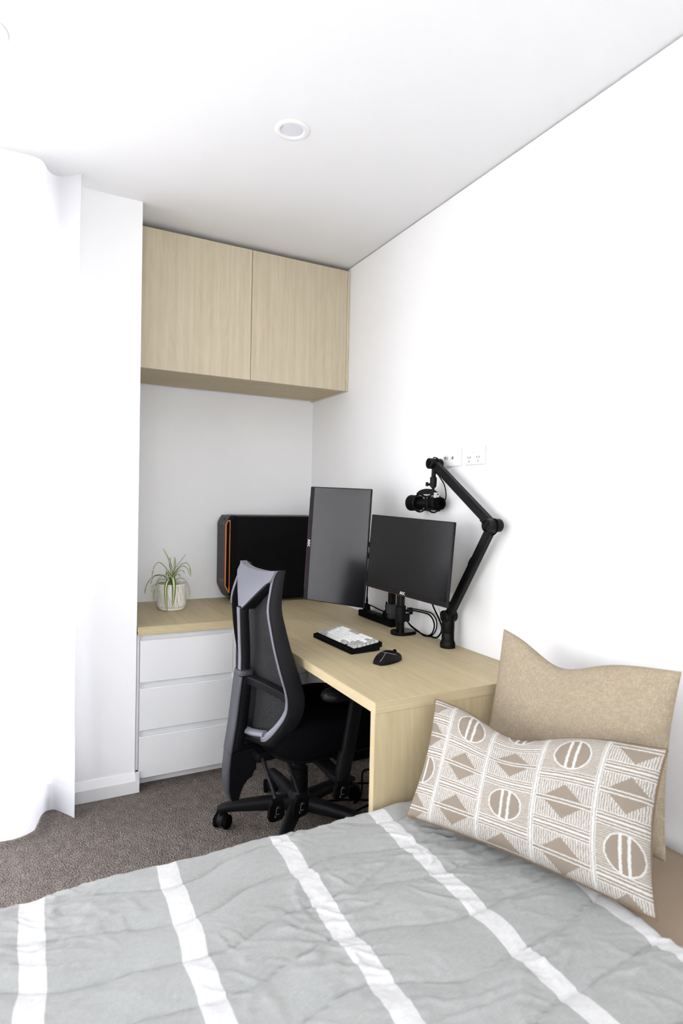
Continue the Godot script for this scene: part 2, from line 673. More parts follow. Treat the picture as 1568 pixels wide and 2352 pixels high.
# woven geometric cloth: blocks of circles and lozenges between banded rows
func print_texture() -> ImageTexture:
	var taupe := Color(0.53, 0.487, 0.44)
	var white := Color(0.76, 0.755, 0.745)
	var jn := noise(61, 0.05, 2)
	var cols := [-0.085, 0.125, 0.345, 0.575, 0.81, 1.03]
	# per column: centre of each block from the top, and what it is
	var blocks := [
		[[0.02, "d"], [0.30, "d"], [0.60, "c"], [0.92, "d"]],
		[[0.13, "c"], [0.48, "d"], [0.84, "d"]],
		[[-0.05, "c"], [0.30, "d"], [0.66, "c"], [1.0, "d"]],
		[[0.16, "c"], [0.52, "d"], [0.88, "d"]],
		[[0.03, "d"], [0.36, "d"], [0.72, "c"], [1.05, "d"]]]
	return tex(1024, 600, func(x: int, y: int) -> Color:
		var px := x / 1024.0
		var py := y / 600.0
		var wob := jn.get_noise_2d(x, y) * 0.0022
		px += wob
		py += jn.get_noise_2d(x + 500, y) * 0.0022
		var ci := 4
		for k in 5:
			if px < cols[k + 1]:
				ci = k
				break
		var cl: float = cols[ci]
		var cr: float = cols[ci + 1]
		var lx: float = (px - cl) / (cr - cl)
		# upright double line between columns
		var dx: float = minf(px - cl, cr - px)
		if dx < 0.0045 or (dx > 0.0075 and dx < 0.0105):
			return white
		if dx < 0.0105:
			return taupe.lerp(white, 0.25)
		var best := 9.0
		var bi := 0
		var bl: Array = blocks[ci]
		for k in bl.size():
			if absf(py - bl[k][0]) < best:
				best = absf(py - bl[k][0])
				bi = k
		# bands half way between blocks
		for k in bl.size() - 1:
			var mid: float = (bl[k][0] + bl[k + 1][0]) * 0.5
			var dy: float = absf(py - mid) * 0.6
			if dy < 0.0045: return white
			if dy < 0.0115: return taupe
			if dy < 0.0165: return white
			if dy < 0.0225: return taupe
			if dy < 0.0265: return white
		var ax: float = (lx - 0.5) * (cr - cl)
		var ay: float = (py - bl[bi][0]) * 0.586
		var jit := jn.get_noise_2d(x * 2.0, y * 2.0)
		if bl[bi][1] == "c":
			var r := Vector2(ax, ay).length()
			if r < 0.066:
				var bar := absf(absf(ax) - 0.0155)
				return white if bar < 0.0055 else taupe
			if r < 0.072:
				return white
			var s := 0.5 + 0.5 * sin(py * 600.0 * TAU / 8.5 + jit * 0.5)
			return taupe.lerp(white, 0.10 + 0.60 * smoothstep(0.3, 0.8, s + jn.get_noise_2d(x * 0.6, y * 12.0) * 0.5))
		if absf(ay) < 0.0045: return taupe
		if absf(ay) < 0.0095: return white
		if absf(ax) / 0.084 + absf(ay) / 0.070 < 1.0:
			return taupe
		if absf(ay) < 0.0135 and absf(ax) < 0.10: return taupe.lerp(white, 0.3)
		var s2 := 0.5 + 0.5 * sin(px * 1024.0 * TAU / 9.5 + jit * 0.6)
		return taupe.lerp(white, 0.12 + 0.80 * smoothstep(0.25, 0.75, s2 + jn.get_noise_2d(x * 12.0, y * 0.6) * 0.4)))


# ---------------------------------------------------------------- room
func slab(called: String, lo: Vector3, hi: Vector3, m: Material, label: String, category: String) -> MeshInstance3D:
	var b := Mb.new()
	b.bx(lo, hi, 0.0)
	return struct(called, b, m, label, category)

func room() -> void:
	var f := Mb.new()
	f.bx(Vector3(XL - 0.15, -0.12, -0.15), Vector3(0.15, 0.0, ZB + 0.15), 0.0)
	for i in f.v.size():
		f.u[i] = Vector2(f.v[i].x, f.v[i].z)
	struct("floor", f, M.carpet, "grey brown short pile carpet across the room", "carpet")
	slab("ceiling", Vector3(XL - 0.15, H, -0.15), Vector3(0.15, H + 0.12, ZB + 0.15), M.ceiling, "plain white plasterboard ceiling", "ceiling")
	var wr := Mb.new()
	wr.bx(Vector3(0, -0.1, -0.15), Vector3(0.15, H - 0.006, ZB + 0.15), 0.0)
	struct("wall_right", wr, M.wall, "plain white wall behind the desk and bed", "wall")
	slab("trim_2", Vector3(0.012, H - 0.006, -0.15), Vector3(0.15, H, ZB + 0.15), M.shadow_gap, "thin grey shadow line between the right wall and ceiling", "trim")
	slab("wall_back", Vector3(XN - 0.12, -0.1, -0.12), Vector3(0.0, H, 0.0), M.wall, "white back wall of the desk alcove", "wall")
	# wall beside the alcove, with the opening for the glazed door
	var wn := Mb.new()
	wn.bx(Vector3(-1.52, -0.1, -0.15), Vector3(XN, H, ZW), 0.0)
	wn.bx(Vector3(-3.28, 2.34, 0.5), Vector3(-1.52, H, ZW), 0.0)
	wn.bx(Vector3(XL - 0.15, -0.1, 0.5), Vector3(-3.28, H, ZW), 0.0)
	struct("wall_front", wn, M.wall, "white wall between the curtain and the desk alcove", "wall")
	var wl := Mb.new()
	wl.bx(Vector3(XL - 0.15, -0.1, 0.5), Vector3(XL, H, 1.55), 0.0)
	wl.bx(Vector3(XL - 0.15, 1.87, 1.55), Vector3(XL, H, 3.35), 0.0)
	wl.bx(Vector3(XL - 0.15, -0.1, 1.55), Vector3(XL, 0.35, 3.35), 0.0)
	wl.bx(Vector3(XL - 0.15, -0.1, 3.35), Vector3(XL, H, ZB + 0.15), 0.0)
	struct("wall_left", wl, M.wall, "white left wall of the bedroom", "wall")
	var w2 := thing("window_2", "white framed sliding window added out of view in the left wall", "window", Vector3(XL - 0.075, 0.35, 2.45))  # unseen opening put in to bring fill light from the left
	w2.set_meta("kind", "structure")
	var f2w := W(w2)
	f2w.bx(Vector3(XL - 0.11, 1.82, 1.55), Vector3(XL - 0.04, 1.87, 3.35), 0.003)
	f2w.bx(Vector3(XL - 0.11, 0.35, 1.55), Vector3(XL - 0.04, 0.40, 3.35), 0.003)
	for z in [1.55, 2.425, 3.30]:
		f2w.bx(Vector3(XL - 0.11, 0.40, z), Vector3(XL - 0.04, 1.82, z + 0.05), 0.003)
	part("window_frame", f2w, M.frame, w2)
	for z in [[1.60, 2.425], [2.475, 3.30]]:
		var p2 := W(w2)
		p2.bx(Vector3(XL - 0.078, 0.40, z[0]), Vector3(XL - 0.072, 1.82, z[1]), 0.0)
		part("pane", p2, M.glass, w2)
	var wb := Mb.new()
	wb.bx(Vector3(XL - 0.15, -0.1, ZB), Vector3(-2.42, H, ZB + 0.15), 0.0)
	wb.bx(Vector3(-0.78, -0.1, ZB), Vector3(0.15, H, ZB + 0.15), 0.0)
	wb.bx(Vector3(-2.42, -0.1, ZB), Vector3(-0.78, 0.86, ZB + 0.15), 0.0)
	wb.bx(Vector3(-2.42, 2.14, ZB), Vector3(-0.78, H, ZB + 0.15), 0.0)
	struct("wall_rear", wb, M.wall, "white wall at the near end of the bedroom", "wall")
	var w3 := thing("window_3", "white framed window added behind the camera for fill light", "window", Vector3(-1.6, 0.86, ZB + 0.075))  # unseen opening put in so fill light reaches the alcove
	w3.set_meta("kind", "structure")
	var f3 := W(w3)
	f3.bx(Vector3(-2.42, 0.86, ZB + 0.04), Vector3(-0.78, 0.90, ZB + 0.11), 0.003)
	f3.bx(Vector3(-2.42, 2.10, ZB + 0.04), Vector3(-0.78, 2.14, ZB + 0.11), 0.003)
	for x in [-2.42, -1.62, -0.82]:
		f3.bx(Vector3(x, 0.90, ZB + 0.04), Vector3(x + 0.04, 2.10, ZB + 0.11), 0.003)
	part("window_frame", f3, M.frame, w3)
	for x in [[-2.38, -1.62], [-1.58, -0.82]]:
		var p3 := W(w3)
		p3.bx(Vector3(x[0], 0.90, ZB + 0.072), Vector3(x[1], 2.10, ZB + 0.078), 0.0)
		part("pane", p3, M.glass, w3)
	# skirting of the wall beside the alcove, mitred round the corner
	var sk := Mb.new()
	var prof := PackedVector2Array([Vector2(0, 0), Vector2(0.018, 0), Vector2(0.018, 0.053), Vector2(0.004, 0.087), Vector2(0, 0.087)])
	sk.prism(prof, -1.52, XN + 0.018, 0.0, Transform3D(Basis(Vector3(0, 0, 1), Vector3(0, 1, 0), Vector3(1, 0, 0)), Vector3(0, 0, ZW)))
	sk.prism(prof, 0.605, ZW + 0.0175, 0.0, Transform3D(Basis(Vector3(1, 0, 0), Vector3(0, 1, 0), Vector3(0, 0, 1)), Vector3(XN, 0, 0)))
	struct("baseboard_front", sk, M.white, "white bevelled skirting below the wall beside the drawers", "skirting")
	var lg := Mb.new()
	lg.bx(Vector3(-0.68, 0.20, 0.0), Vector3(-0.0, 0.232, 0.02), 0.002)
	struct("trim_1", lg, M.white, "white strip along the alcove wall under the desk", "trim")
	# glazed door behind the curtain
	var w := thing("window_1", "white framed glazed door behind the sheer curtain", "window", Vector3(-2.4, 0, 0.55))
	w.set_meta("kind", "structure")
	var fr := W(w)
	fr.bx(Vector3(-3.28, 2.29, 0.52), Vector3(-1.52, 2.34, 0.60), 0.003)
	fr.bx(Vector3(-3.28, 0.0, 0.52), Vector3(-1.52, 0.04, 0.60), 0.003)
	for x in [-3.28, -2.43, -1.57]:
		fr.bx(Vector3(x, 0.04, 0.52), Vector3(x + (0.05 if x != -2.43 else 0.06), 2.29, 0.60), 0.003)
	part("window_frame", fr, M.frame, w)
	for x in [[-3.23, -2.43], [-2.37, -1.57]]:
		var p := W(w)
		p.bx(Vector3(x[0], 0.04, 0.555), Vector3(x[1], 2.29, 0.561), 0.0)
		part("pane", p, M.glass, w)
	var ds := W(w)
	ds.bx(Vector3(-5.5, -0.25, -3.0), Vector3(-1.53, -0.12, 0.49), 0.0)
	struct("trim_3", ds, M.paper, "pale paved ground outside the glazed door", "paving")
	# downlights (switched off)
	for d in [[Vector3(-0.765, H, 1.452), "round white recessed downlight above the desk side of the room"], [Vector3(-1.69, H, 1.452), "round white recessed downlight cut by the left edge of the photo"]]:
		var o := thing("downlight", d[1], "downlight", d[0], 0.0, "recessed ceiling downlights")
		var r := Mb.new()
		r.lathe([Vector2(0.0600, 0.001), Vector2(0.0605, -0.002), Vector2(0.058, -0.0045), Vector2(0.045, -0.006), Vector2(0.0425, -0.005), Vector2(0.041, -0.002), Vector2(0.038, 0.0), Vector2(0.038, 0.001)], 48, Vector3.ZERO, Basis(), 1.2, true)
		part("trim_ring", r, M.plate, o)
		var l := Mb.new()
		l.lathe([Vector2(0.0, -0.0016), Vector2(0.034, -0.0016), Vector2(0.0385, -0.0008), Vector2(0.0385, 0.0006), Vector2(0.0, 0.0006)], 40)
		part("diffuser", l, M.lens, o)
	# sockets
	var so := thing("socket_outlet", "white double power outlet with two switches on the right wall", "outlet", Vector3(0, 1.516, 1.562))
	var pb := W(so)
	pb.bx(Vector3(-0.009, 1.479, 1.503), Vector3(0.0, 1.553, 1.621), 0.003)
	part("wall_plate", pb, M.plate, so)
	for z in [1.531, 1.585]:
		var sl := W(so)
		for s in [[-0.0065, 0.006, 0.5], [0.0065, 0.006, -0.5]]:
			sl.box(Vector3(-0.0092, 1.509, z + s[0]), Vector3(0.0012, 0.0095, 0.0022), 0.0, 1, Vector2.ZERO, Basis(Vector3.RIGHT, -s[2]))
		sl.box(Vector3(-0.0092, 1.493, z), Vector3(0.0012, 0.010, 0.0022), 0.0)
		part("socket_slots", sl, M.case_grey, so)
	for z in [1.546, 1.568]:
		var sw := W(so)
		sw.lathe([Vector2(0.0085, 0.0), Vector2(0.0085, 0.002), Vector2(0.007, 0.003), Vector2(0.0, 0.0032)], 20, Vector3(-0.009, 1.534, z), Basis(Vector3.BACK, PI / 2))
		part("switch", sw, M.plate, so)
	var tv := thing("aerial_outlet", "white wall plate with two aerial sockets left of the power outlet", "outlet", Vector3(0, 1.514, 1.42))
	var tb := W(tv)
	tb.bx(Vector3(-0.009, 1.477, 1.361), Vector3(0.0, 1.552, 1.478), 0.003)
	part("wall_plate", tb, M.plate, tv)
	var f1 := W(tv)
	f1.lathe([Vector2(0.0055, 0.0), Vector2(0.0055, 0.012), Vector2(0.003, 0.012), Vector2(0.003, 0.008)], 14, Vector3(-0.009, 1.514, 1.390), Basis(Vector3.BACK, PI / 2))
	part("aerial_connector", f1, M.metal, tv)
	var f2 := W(tv)
	f2.lathe([Vector2(0.0065, 0.0), Vector2(0.0065, 0.002), Vector2(0.004, 0.002), Vector2(0.004, 0.0005)], 14, Vector3(-0.009, 1.513, 1.427), Basis(Vector3.BACK, PI / 2))
	part("aerial_connector", f2, M.metal, tv)


func curtain() -> void:
	var t := thing("curtain", "sheer white floor length curtain gathered at the left", "curtain", Vector3(-2.3, 0, 0.77))
	var p := [Vector3(-1.395, 0, 0.772), Vector3(-1.425, 0, 0.722), Vector3(-1.468, 0, 0.672), Vector3(-1.505, 0, 0.690), Vector3(-1.524, 0, 0.760), Vector3(-1.540, 0, 0.812), Vector3(-1.59, 0, 0.836), Vector3(-1.665, 0, 0.836), Vector3(-1.73, 0, 0.80)]
	var x := -1.79
	var k := 0
	while x > -3.38:
		p.append(Vector3(x, 0, [0.725, 0.715, 0.80, 0.835, 0.83, 0.775][k % 6] + 0.01 * sin(k * 2.3)))
		x -= [0.05, 0.06, 0.05, 0.055, 0.06, 0.045][k % 6]
		k += 1
	var path := smooth_path(p, 5)
	var wob := noise(77, 0.8, 2)
	for piece in [["drape", 0.003, 2.617, 26, M.curtain, 0.0], ["hem", 0.002, 0.115, 4, M.hem, 0.003]]:
		var rows := []
		for i in piece[3] + 1:
			var y: float = lerpf(piece[1], piece[2], float(i) / piece[3])
			var row := PackedVector3Array()
			for j in path.size():
				var q: Vector3 = path[j]
				var pinch := 1.0 - 0.35 * y / 2.6
				var z: float = 0.765 + (q.z - 0.765) * pinch + piece[5] + wob.get_noise_2d(q.x * 6.0, y * 1.2) * 0.012
				row.append(Vector3(q.x + wob.get_noise_2d(q.x * 5.0 + 40.0, y * 1.2) * 0.008, y, z))
			rows.append(row)
		var m := W(t)
		m.sheet(rows, 0.0012)
		part(piece[0], m, piece[4], t)


# ---------------------------------------------------------------- bed
const STRIPES := [-1.86, -1.556, -1.275, -0.992, -0.700, -0.425]
const QX1 := -0.392

var n_wr := noise(101, 1.0, 3)
var n_wr2 := noise(102, 1.0, 2)
var n_wr3 := noise(103, 1.0, 3)

func quilt_at(x: float, s: float) -> Vector3:
	# s runs up the hanging side, over the rolled edge, then across the top
	var zh := 1.966
	var y0 := 0.10
	var top := 0.452
	var r := 0.045
	var hang := top - r - y0
	var arc := r * PI * 0.5
	var wav := n_wr.get_noise_2d(x * 3.0, 7.0) * 0.010 + n_wr.get_noise_2d(x * 12.0, 3.0) * 0.004
	var p: Vector3
	var nn: Vector3
	var t := 0.0
	if s < hang:
		p = Vector3(x, y0 + s, zh)
		nn = Vector3(0, 0, -1)
	elif s < hang + arc:
		var a := (s - hang) / r
		p = Vector3(x, top - r + sin(a) * r, zh + r - cos(a) * r)
		nn = Vector3(0, sin(a), -cos(a))
	else:
		t = s - hang - arc
		p = Vector3(x, top, zh + r + t)
		nn = Vector3(0, 1, 0)
	var flat := smoothstep(hang - 0.03, hang + 0.06, s)
	# quilting: seams across the stripes, gently wandering, with puffs between
	var wander := n_wr2.get_noise_2d(x * 1.5, s * 0.9) * 0.09 + (x + 1.2) * -0.05
	var ph := (s + wander) / 0.128
	var d := absf(ph - roundf(ph)) * 0.128
	var h := 0.0060 * (1.0 - exp(-d * d / 0.0007)) - 0.0050 * exp(-d * d / 0.000010)
	# sparse creases that gather along the seams and fan out from them
	var wx := x + n_wr2.get_noise_2d(x * 3.0 + 9.0, s * 3.0) * 0.06
	var ws := s + n_wr2.get_noise_2d(x * 2.5 + 90.0, s * 2.5) * 0.05
	var r1 := 1.0 - absf(n_wr2.get_noise_2d(wx * 3.2 + ws * 2.0, ws * 13.0 - wx * 3.5)) * 2.6
	var r2 := 1.0 - absf(n_wr2.get_noise_2d(wx * 11.0 - ws * 7.0 + 60.0, ws * 5.0 + wx * 3.0)) * 3.0
	var mask := smoothstep(-0.1, 0.5, n_wr2.get_noise_2d(x * 1.8 + 30.0, s * 2.4))
	var mask2 := smoothstep(0.0, 0.5, n_wr2.get_noise_2d(x * 2.6 + 130.0, s * 2.0))
	r1 = maxf(r1, 0.0)
	r2 = maxf(r2, 0.0)
	h += r1 * r1 * 0.0062 * (0.15 + 0.85 * mask) + r2 * r2 * 0.0042 * mask2
	h += n_wr.get_noise_2d(x * 18.0 + s * 9.0, s * 40.0) * 0.0024 * (0.35 + mask)
	h += n_wr2.get_noise_2d(x * 2.5, s * 2.5) * 0.007
	# rounded end near the pillows
	var endf := clampf((QX1 - x) / 0.03, 0.0, 1.0)
	h -= (1.0 - sqrt(endf * (2.0 - endf))) * 0.026
	return p + nn * h * lerpf(0.4, 1.0, flat) + Vector3(0, 0, wav)

func bed() -> void:
	var t := thing("bed", "low double bed with a beige fitted sheet beside the desk", "bed", Vector3(-1.04, 0, 2.75))
	var b := W(t)
	b.bx(Vector3(-2.06, 0.05, 2.01), Vector3(-0.02, 0.20, 3.52), 0.01)
	part("bed_base", b, M.case_grey, t)
	for q in [Vector2(-1.98, 2.10), Vector2(-0.1, 2.10), Vector2(-1.98, 3.44), Vector2(-0.1, 3.44)]:
		var l := W(t)
		l.lathe([Vector2(0.022, 0.0), Vector2(0.026, 0.06)], 16, Vector3(q.x, 0, q.y))
		part("leg", l, M.case_grey, t)
	var m := W(t)
	m.loft(pad_rings(2.04, 1.51, 0.06, [[0.20, 0.02], [0.215, 0.0], [0.39, 0.0], [0.412, 0.010], [0.424, 0.03], [0.428, 0.06], [0.428, 0.3]], Vector3(-1.04, 0, 2.765)))
	part("mattress", m, M.mattress, t, "mattress under a beige fitted sheet")

	# quilt: grey panels and sewn-in white stripes
	var qt := thing("quilt", "wrinkled light grey quilt with broad white stripes across the bed", "quilt", Vector3(-1.2, 0, 2.7))
	var sv := []
	var s := 0.0
	while s < 2.0:
		sv.append(s)
		s += 0.012 if s < 0.27 else (0.0055 if s < 1.35 else 0.03)
	var edges := [-2.09]
	for c in STRIPES:
		edges.append(c - 0.0235)
		edges.append(c + 0.0235)
	edges[-1] = -0.4015
	edges.append(QX1)
	var xi := []
	var cuts := [0]
	for k in edges.size() - 1:
		var n := maxi(2, int(ceil((edges[k + 1] - edges[k]) / 0.0058)))
		if edges[k + 1] < -1.75: n = maxi(4, n / 3)
		for i in n:
			xi.append(lerpf(edges[k], edges[k + 1], float(i) / n))
		cuts.append(xi.size())
	xi.append(QX1)
	var nx := xi.size()
	var ns := sv.size()
	var P := PackedVector3Array()
	P.resize(nx * ns)
	var U := PackedVector2Array()
	U.resize(nx * ns)
	for j in ns:
		var w: float = n_wr2.get_noise_2d(5.0, sv[j] * 4.0) * 0.007
		for i in nx:
			var x: float = xi[i] + w + n_wr.get_noise_2d(xi[i] * 8.0, sv[j] * 8.0) * 0.004
			if i == nx - 1: x = QX1
			x = minf(x, QX1)
			P[j * nx + i] = quilt_at(x, sv[j]) - qt.position
			U[j * nx + i] = Vector2(xi[i], sv[j])
	var N := PackedVector3Array()
	N.resize(nx * ns)
	for j in ns:
		for i in nx:
			var du := P[j * nx + mini(i + 1, nx - 1)] - P[j * nx + maxi(i - 1, 0)]
			var dv := P[mini(j + 1, ns - 1) * nx + i] - P[maxi(j - 1, 0) * nx + i]
			N[j * nx + i] = dv.cross(du).normalized()
	for k in cuts.size() - 1:
		var i0: int = cuts[k]
		var i1: int = cuts[k + 1] if k < cuts.size() - 2 else nx - 1
		var w := i1 - i0 + 1
		var pv := PackedVector3Array()
		var pn := PackedVector3Array()
		var pu := PackedVector2Array()
		var ix := PackedInt32Array()
		for j in ns:
			pv.append_array(P.slice(j * nx + i0, j * nx + i1 + 1))
			pn.append_array(N.slice(j * nx + i0, j * nx + i1 + 1))
			pu.append_array(U.slice(j * nx + i0, j * nx + i1 + 1))
		for j in ns - 1:
			for i in w - 1:
				var a := j * w + i
				ix.append_array([a, a + 1, a + w + 1, a, a + w + 1, a + w])
		var arr := []
		arr.resize(Mesh.ARRAY_MAX)
		arr[Mesh.ARRAY_VERTEX] = pv
		arr[Mesh.ARRAY_NORMAL] = pn
		arr[Mesh.ARRAY_TEX_UV] = pu
		arr[Mesh.ARRAY_INDEX] = ix
		var am := ArrayMesh.new()
		am.add_surface_from_arrays(Mesh.PRIMITIVE_TRIANGLES, arr)
		part("stripe" if k % 2 == 1 else "grey_panel", am, M.quilt_white if k % 2 == 1 else M.quilt, qt)


# ---------------------------------------------------------------- joinery
func joinery() -> void:
	# overhead cabinet
	var zc := 0.469
	var yb := 1.932
	var yt := 2.595
	var t := thing("overhead_cabinet", "light oak overhead cabinet with two plain doors below the ceiling", "cabinet", Vector3(-0.57, yb, 0.235))
	var b := W(t)
	b.bx(Vector3(XN + 0.002, yb + 0.004, 0.03), Vector3(-0.019, yb + 0.022, zc - 0.026), 0.001, 0, Vector2(0.2, 0.4))
	b.bx(Vector3(XN + 0.002, yt - 0.018, 0.0), Vector3(-0.019, yt, zc - 0.026), 0.001, 0)
	b.bx(Vector3(XN + 0.002, yb + 0.022, 0.0), Vector3(XN + 0.02, yt - 0.018, zc - 0.026), 0.001)
	b.bx(Vector3(XN + 0.02, yb + 0.022, 0.0), Vector3(-0.019, yt - 0.018, 0.012), 0.0)
	part("carcass", b, M.wood, t)
	var ep := W(t)
	ep.bx(Vector3(-0.018, yb, 0.0), Vector3(-0.001, yt, zc), 0.001, 1, Vector2(0.5, 0.1))
	part("end_panel", ep, M.wood_door, t)
	var off := 0.0
	for d in [[XN + 0.003, -0.570], [-0.5675, -0.0195]]:
		var dm := W(t)
		dm.bx(Vector3(d[0], yb + 0.001, zc - 0.020), Vector3(d[1], yt, zc), 0.0012, 1, Vector2(off + 0.31, 0.2 + off * 0.3))
		part("door", dm, M.wood_door, t)
		off += 0.43
	var bs := W(t)
	bs.bx(Vector3(XN + 0.002, yb + 0.004, 0.004), Vector3(-0.019, yb + 0.016, 0.022), 0.001)
	part("scribe_strip", bs, M.white, t, "white strip behind the cabinet base")

	# benchtop over the drawers
	var zf := 0.662
	var bt := thing("benchtop", "light oak benchtop above the white drawers", "benchtop", Vector3(-0.9, TOP, 0.33))
	var bm := W(bt)
	bm.bx(Vector3(XN + 0.004, TOP - 0.018, 0.0), Vector3(XD - 0.0006, TOP, zf - 0.0022), 0.0006, 2, Vector2(0.07, 0.3))
	part("top_board", bm, M.wood, bt)
	var be := W(bt)
	be.bx(Vector3(XN + 0.004, TOP - 0.0355, zf - 0.002), Vector3(XD - 0.0006, TOP - 0.0002, zf), 0.0006, 0, Vector2(0.3, 0.1))
	part("edge_band", be, M.wood, bt)

	# drawers
	var x0 := -1.1215
	var x1 := -0.692
	var zd := 0.647
	var du := thing("drawer_unit", "white three drawer unit with recessed finger pulls under the benchtop", "drawers", Vector3(-0.9, 0, 0.32))
	var cb := W(du)
	cb.bx(Vector3(XN + 0.019, 0.0, 0.02), Vector3(-0.676, 0.045, 0.585), 0.001)
	part("kickboard", cb, M.white, du)
	var ca := W(du)
	ca.bx(Vector3(XN + 0.003, 0.0895, 0.02), Vector3(x0 - 0.002, TOP - 0.036, zd - 0.006), 0.001)
	ca.bx(Vector3(x1 + 0.002, 0.045, 0.02), Vector3(-0.676, TOP - 0.036, zd), 0.001)
	ca.bx(Vector3(x0 - 0.002, 0.046, 0.02), Vector3(x1 + 0.002, 0.062, zd - 0.022), 0.0)
	ca.bx(Vector3(x0 - 0.002, 0.062, 0.02), Vector3(x1 + 0.002, TOP - 0.036, 0.035), 0.0)
	for y in [0.250, 0.468, 0.686]:
		ca.bx(Vector3(x0 - 0.002, y - 0.03, zd - 0.040), Vector3(x1 + 0.002, y + 0.018, zd - 0.0205), 0.001)
	part("carcass", ca, M.white, du)
	for y in [[0.486, 0.677], [0.268, 0.458], [0.051, 0.239]]:
		var dr := W(du)
		# front with a bevelled top edge
		var pr := PackedVector2Array([Vector2(zd, y[0] + 0.001), Vector2(zd, y[1] - 0.003), Vector2(zd - 0.003, y[1]), Vector2(zd - 0.019, y[1] - 0.014), Vector2(zd - 0.019, y[0]), Vector2(zd - 0.001, y[0])])
		dr.prism(pr, -x1, -x0, 0.0, Transform3D(Basis(Vector3(0, 0, 1), Vector3(0, 1, 0), Vector3(-1, 0, 0)), Vector3.ZERO))
		part("drawer", dr, M.white, du)

	# desk
	var th := 0.033
	var dk := thing("desk", "light oak laminate desk with a solid end panel along the right wall", "desk", Vector3(-0.33, 0, 1.0))
	var dt := W(dk)
	dt.bx(Vector3(XD + 0.0012, TOP - th, 0.001), Vector3(-0.001, TOP, ZD - 0.0012), 0.0006, 2, Vector2(0.11, 0.0))
	part("desktop", dt, M.wood, dk)
	var dp := W(dk)
	dp.bx(Vector3(XD + 0.0012, 0.0, ZD - 0.026), Vector3(-0.001, TOP - th - 0.0005, ZD - 0.0015), 0.0006, 1, Vector2(0.4, 0.2))
	part("end_panel", dp, M.wood, dk)
	var e1 := W(dk)
	e1.bx(Vector3(XD, TOP - th, zf + 0.001), Vector3(XD + 0.0013, TOP - 0.0002, ZD - 0.0005), 0.0004, 2, Vector2(0.23, 0.4))
	part("edge_band", e1, M.wood, dk)
	var e2 := W(dk)
	e2.bx(Vector3(XD + 0.0005, TOP - th, ZD - 0.0013), Vector3(-0.001, TOP - 0.0002, ZD), 0.0004, 0, Vector2(0.33, 0.6))
	part("edge_band", e2, M.wood, dk)
	var e3 := W(dk)
	e3.bx(Vector3(XD, 0.0, ZD - 0.026), Vector3(XD + 0.0013, TOP - th - 0.0005, ZD - 0.0012), 0.0004, 1, Vector2(0.05, 0.3))
	part("edge_band", e3, M.wood, dk)


# ---------------------------------------------------------------- chair (local: x forward, y up, z to the sitter's right)
func ring4(a: Vector3, b: Vector3, c: Vector3, d: Vector3, bev := 0.2) -> PackedVector3Array:
	# rectangle with cut corners
	var q := [a, b, c, d]
	var r := PackedVector3Array()
	for i in 4:
		var p: Vector3 = q[i]
		var l1 := (q[(i + 3) % 4] as Vector3) - p
		var l2 := (q[(i + 1) % 4] as Vector3) - p
		var k := bev * minf(l1.length(), l2.length())
		r.append(p + l1.normalized() * k)
		r.append(p + l2.normalized() * k)
	return r

func box_ring(c: Vector3, u: Vector3, w: Vector3, bev := 0.2) -> PackedVector3Array:
	return ring4(c - u - w, c + u - w, c + u + w, c - u + w, bev)

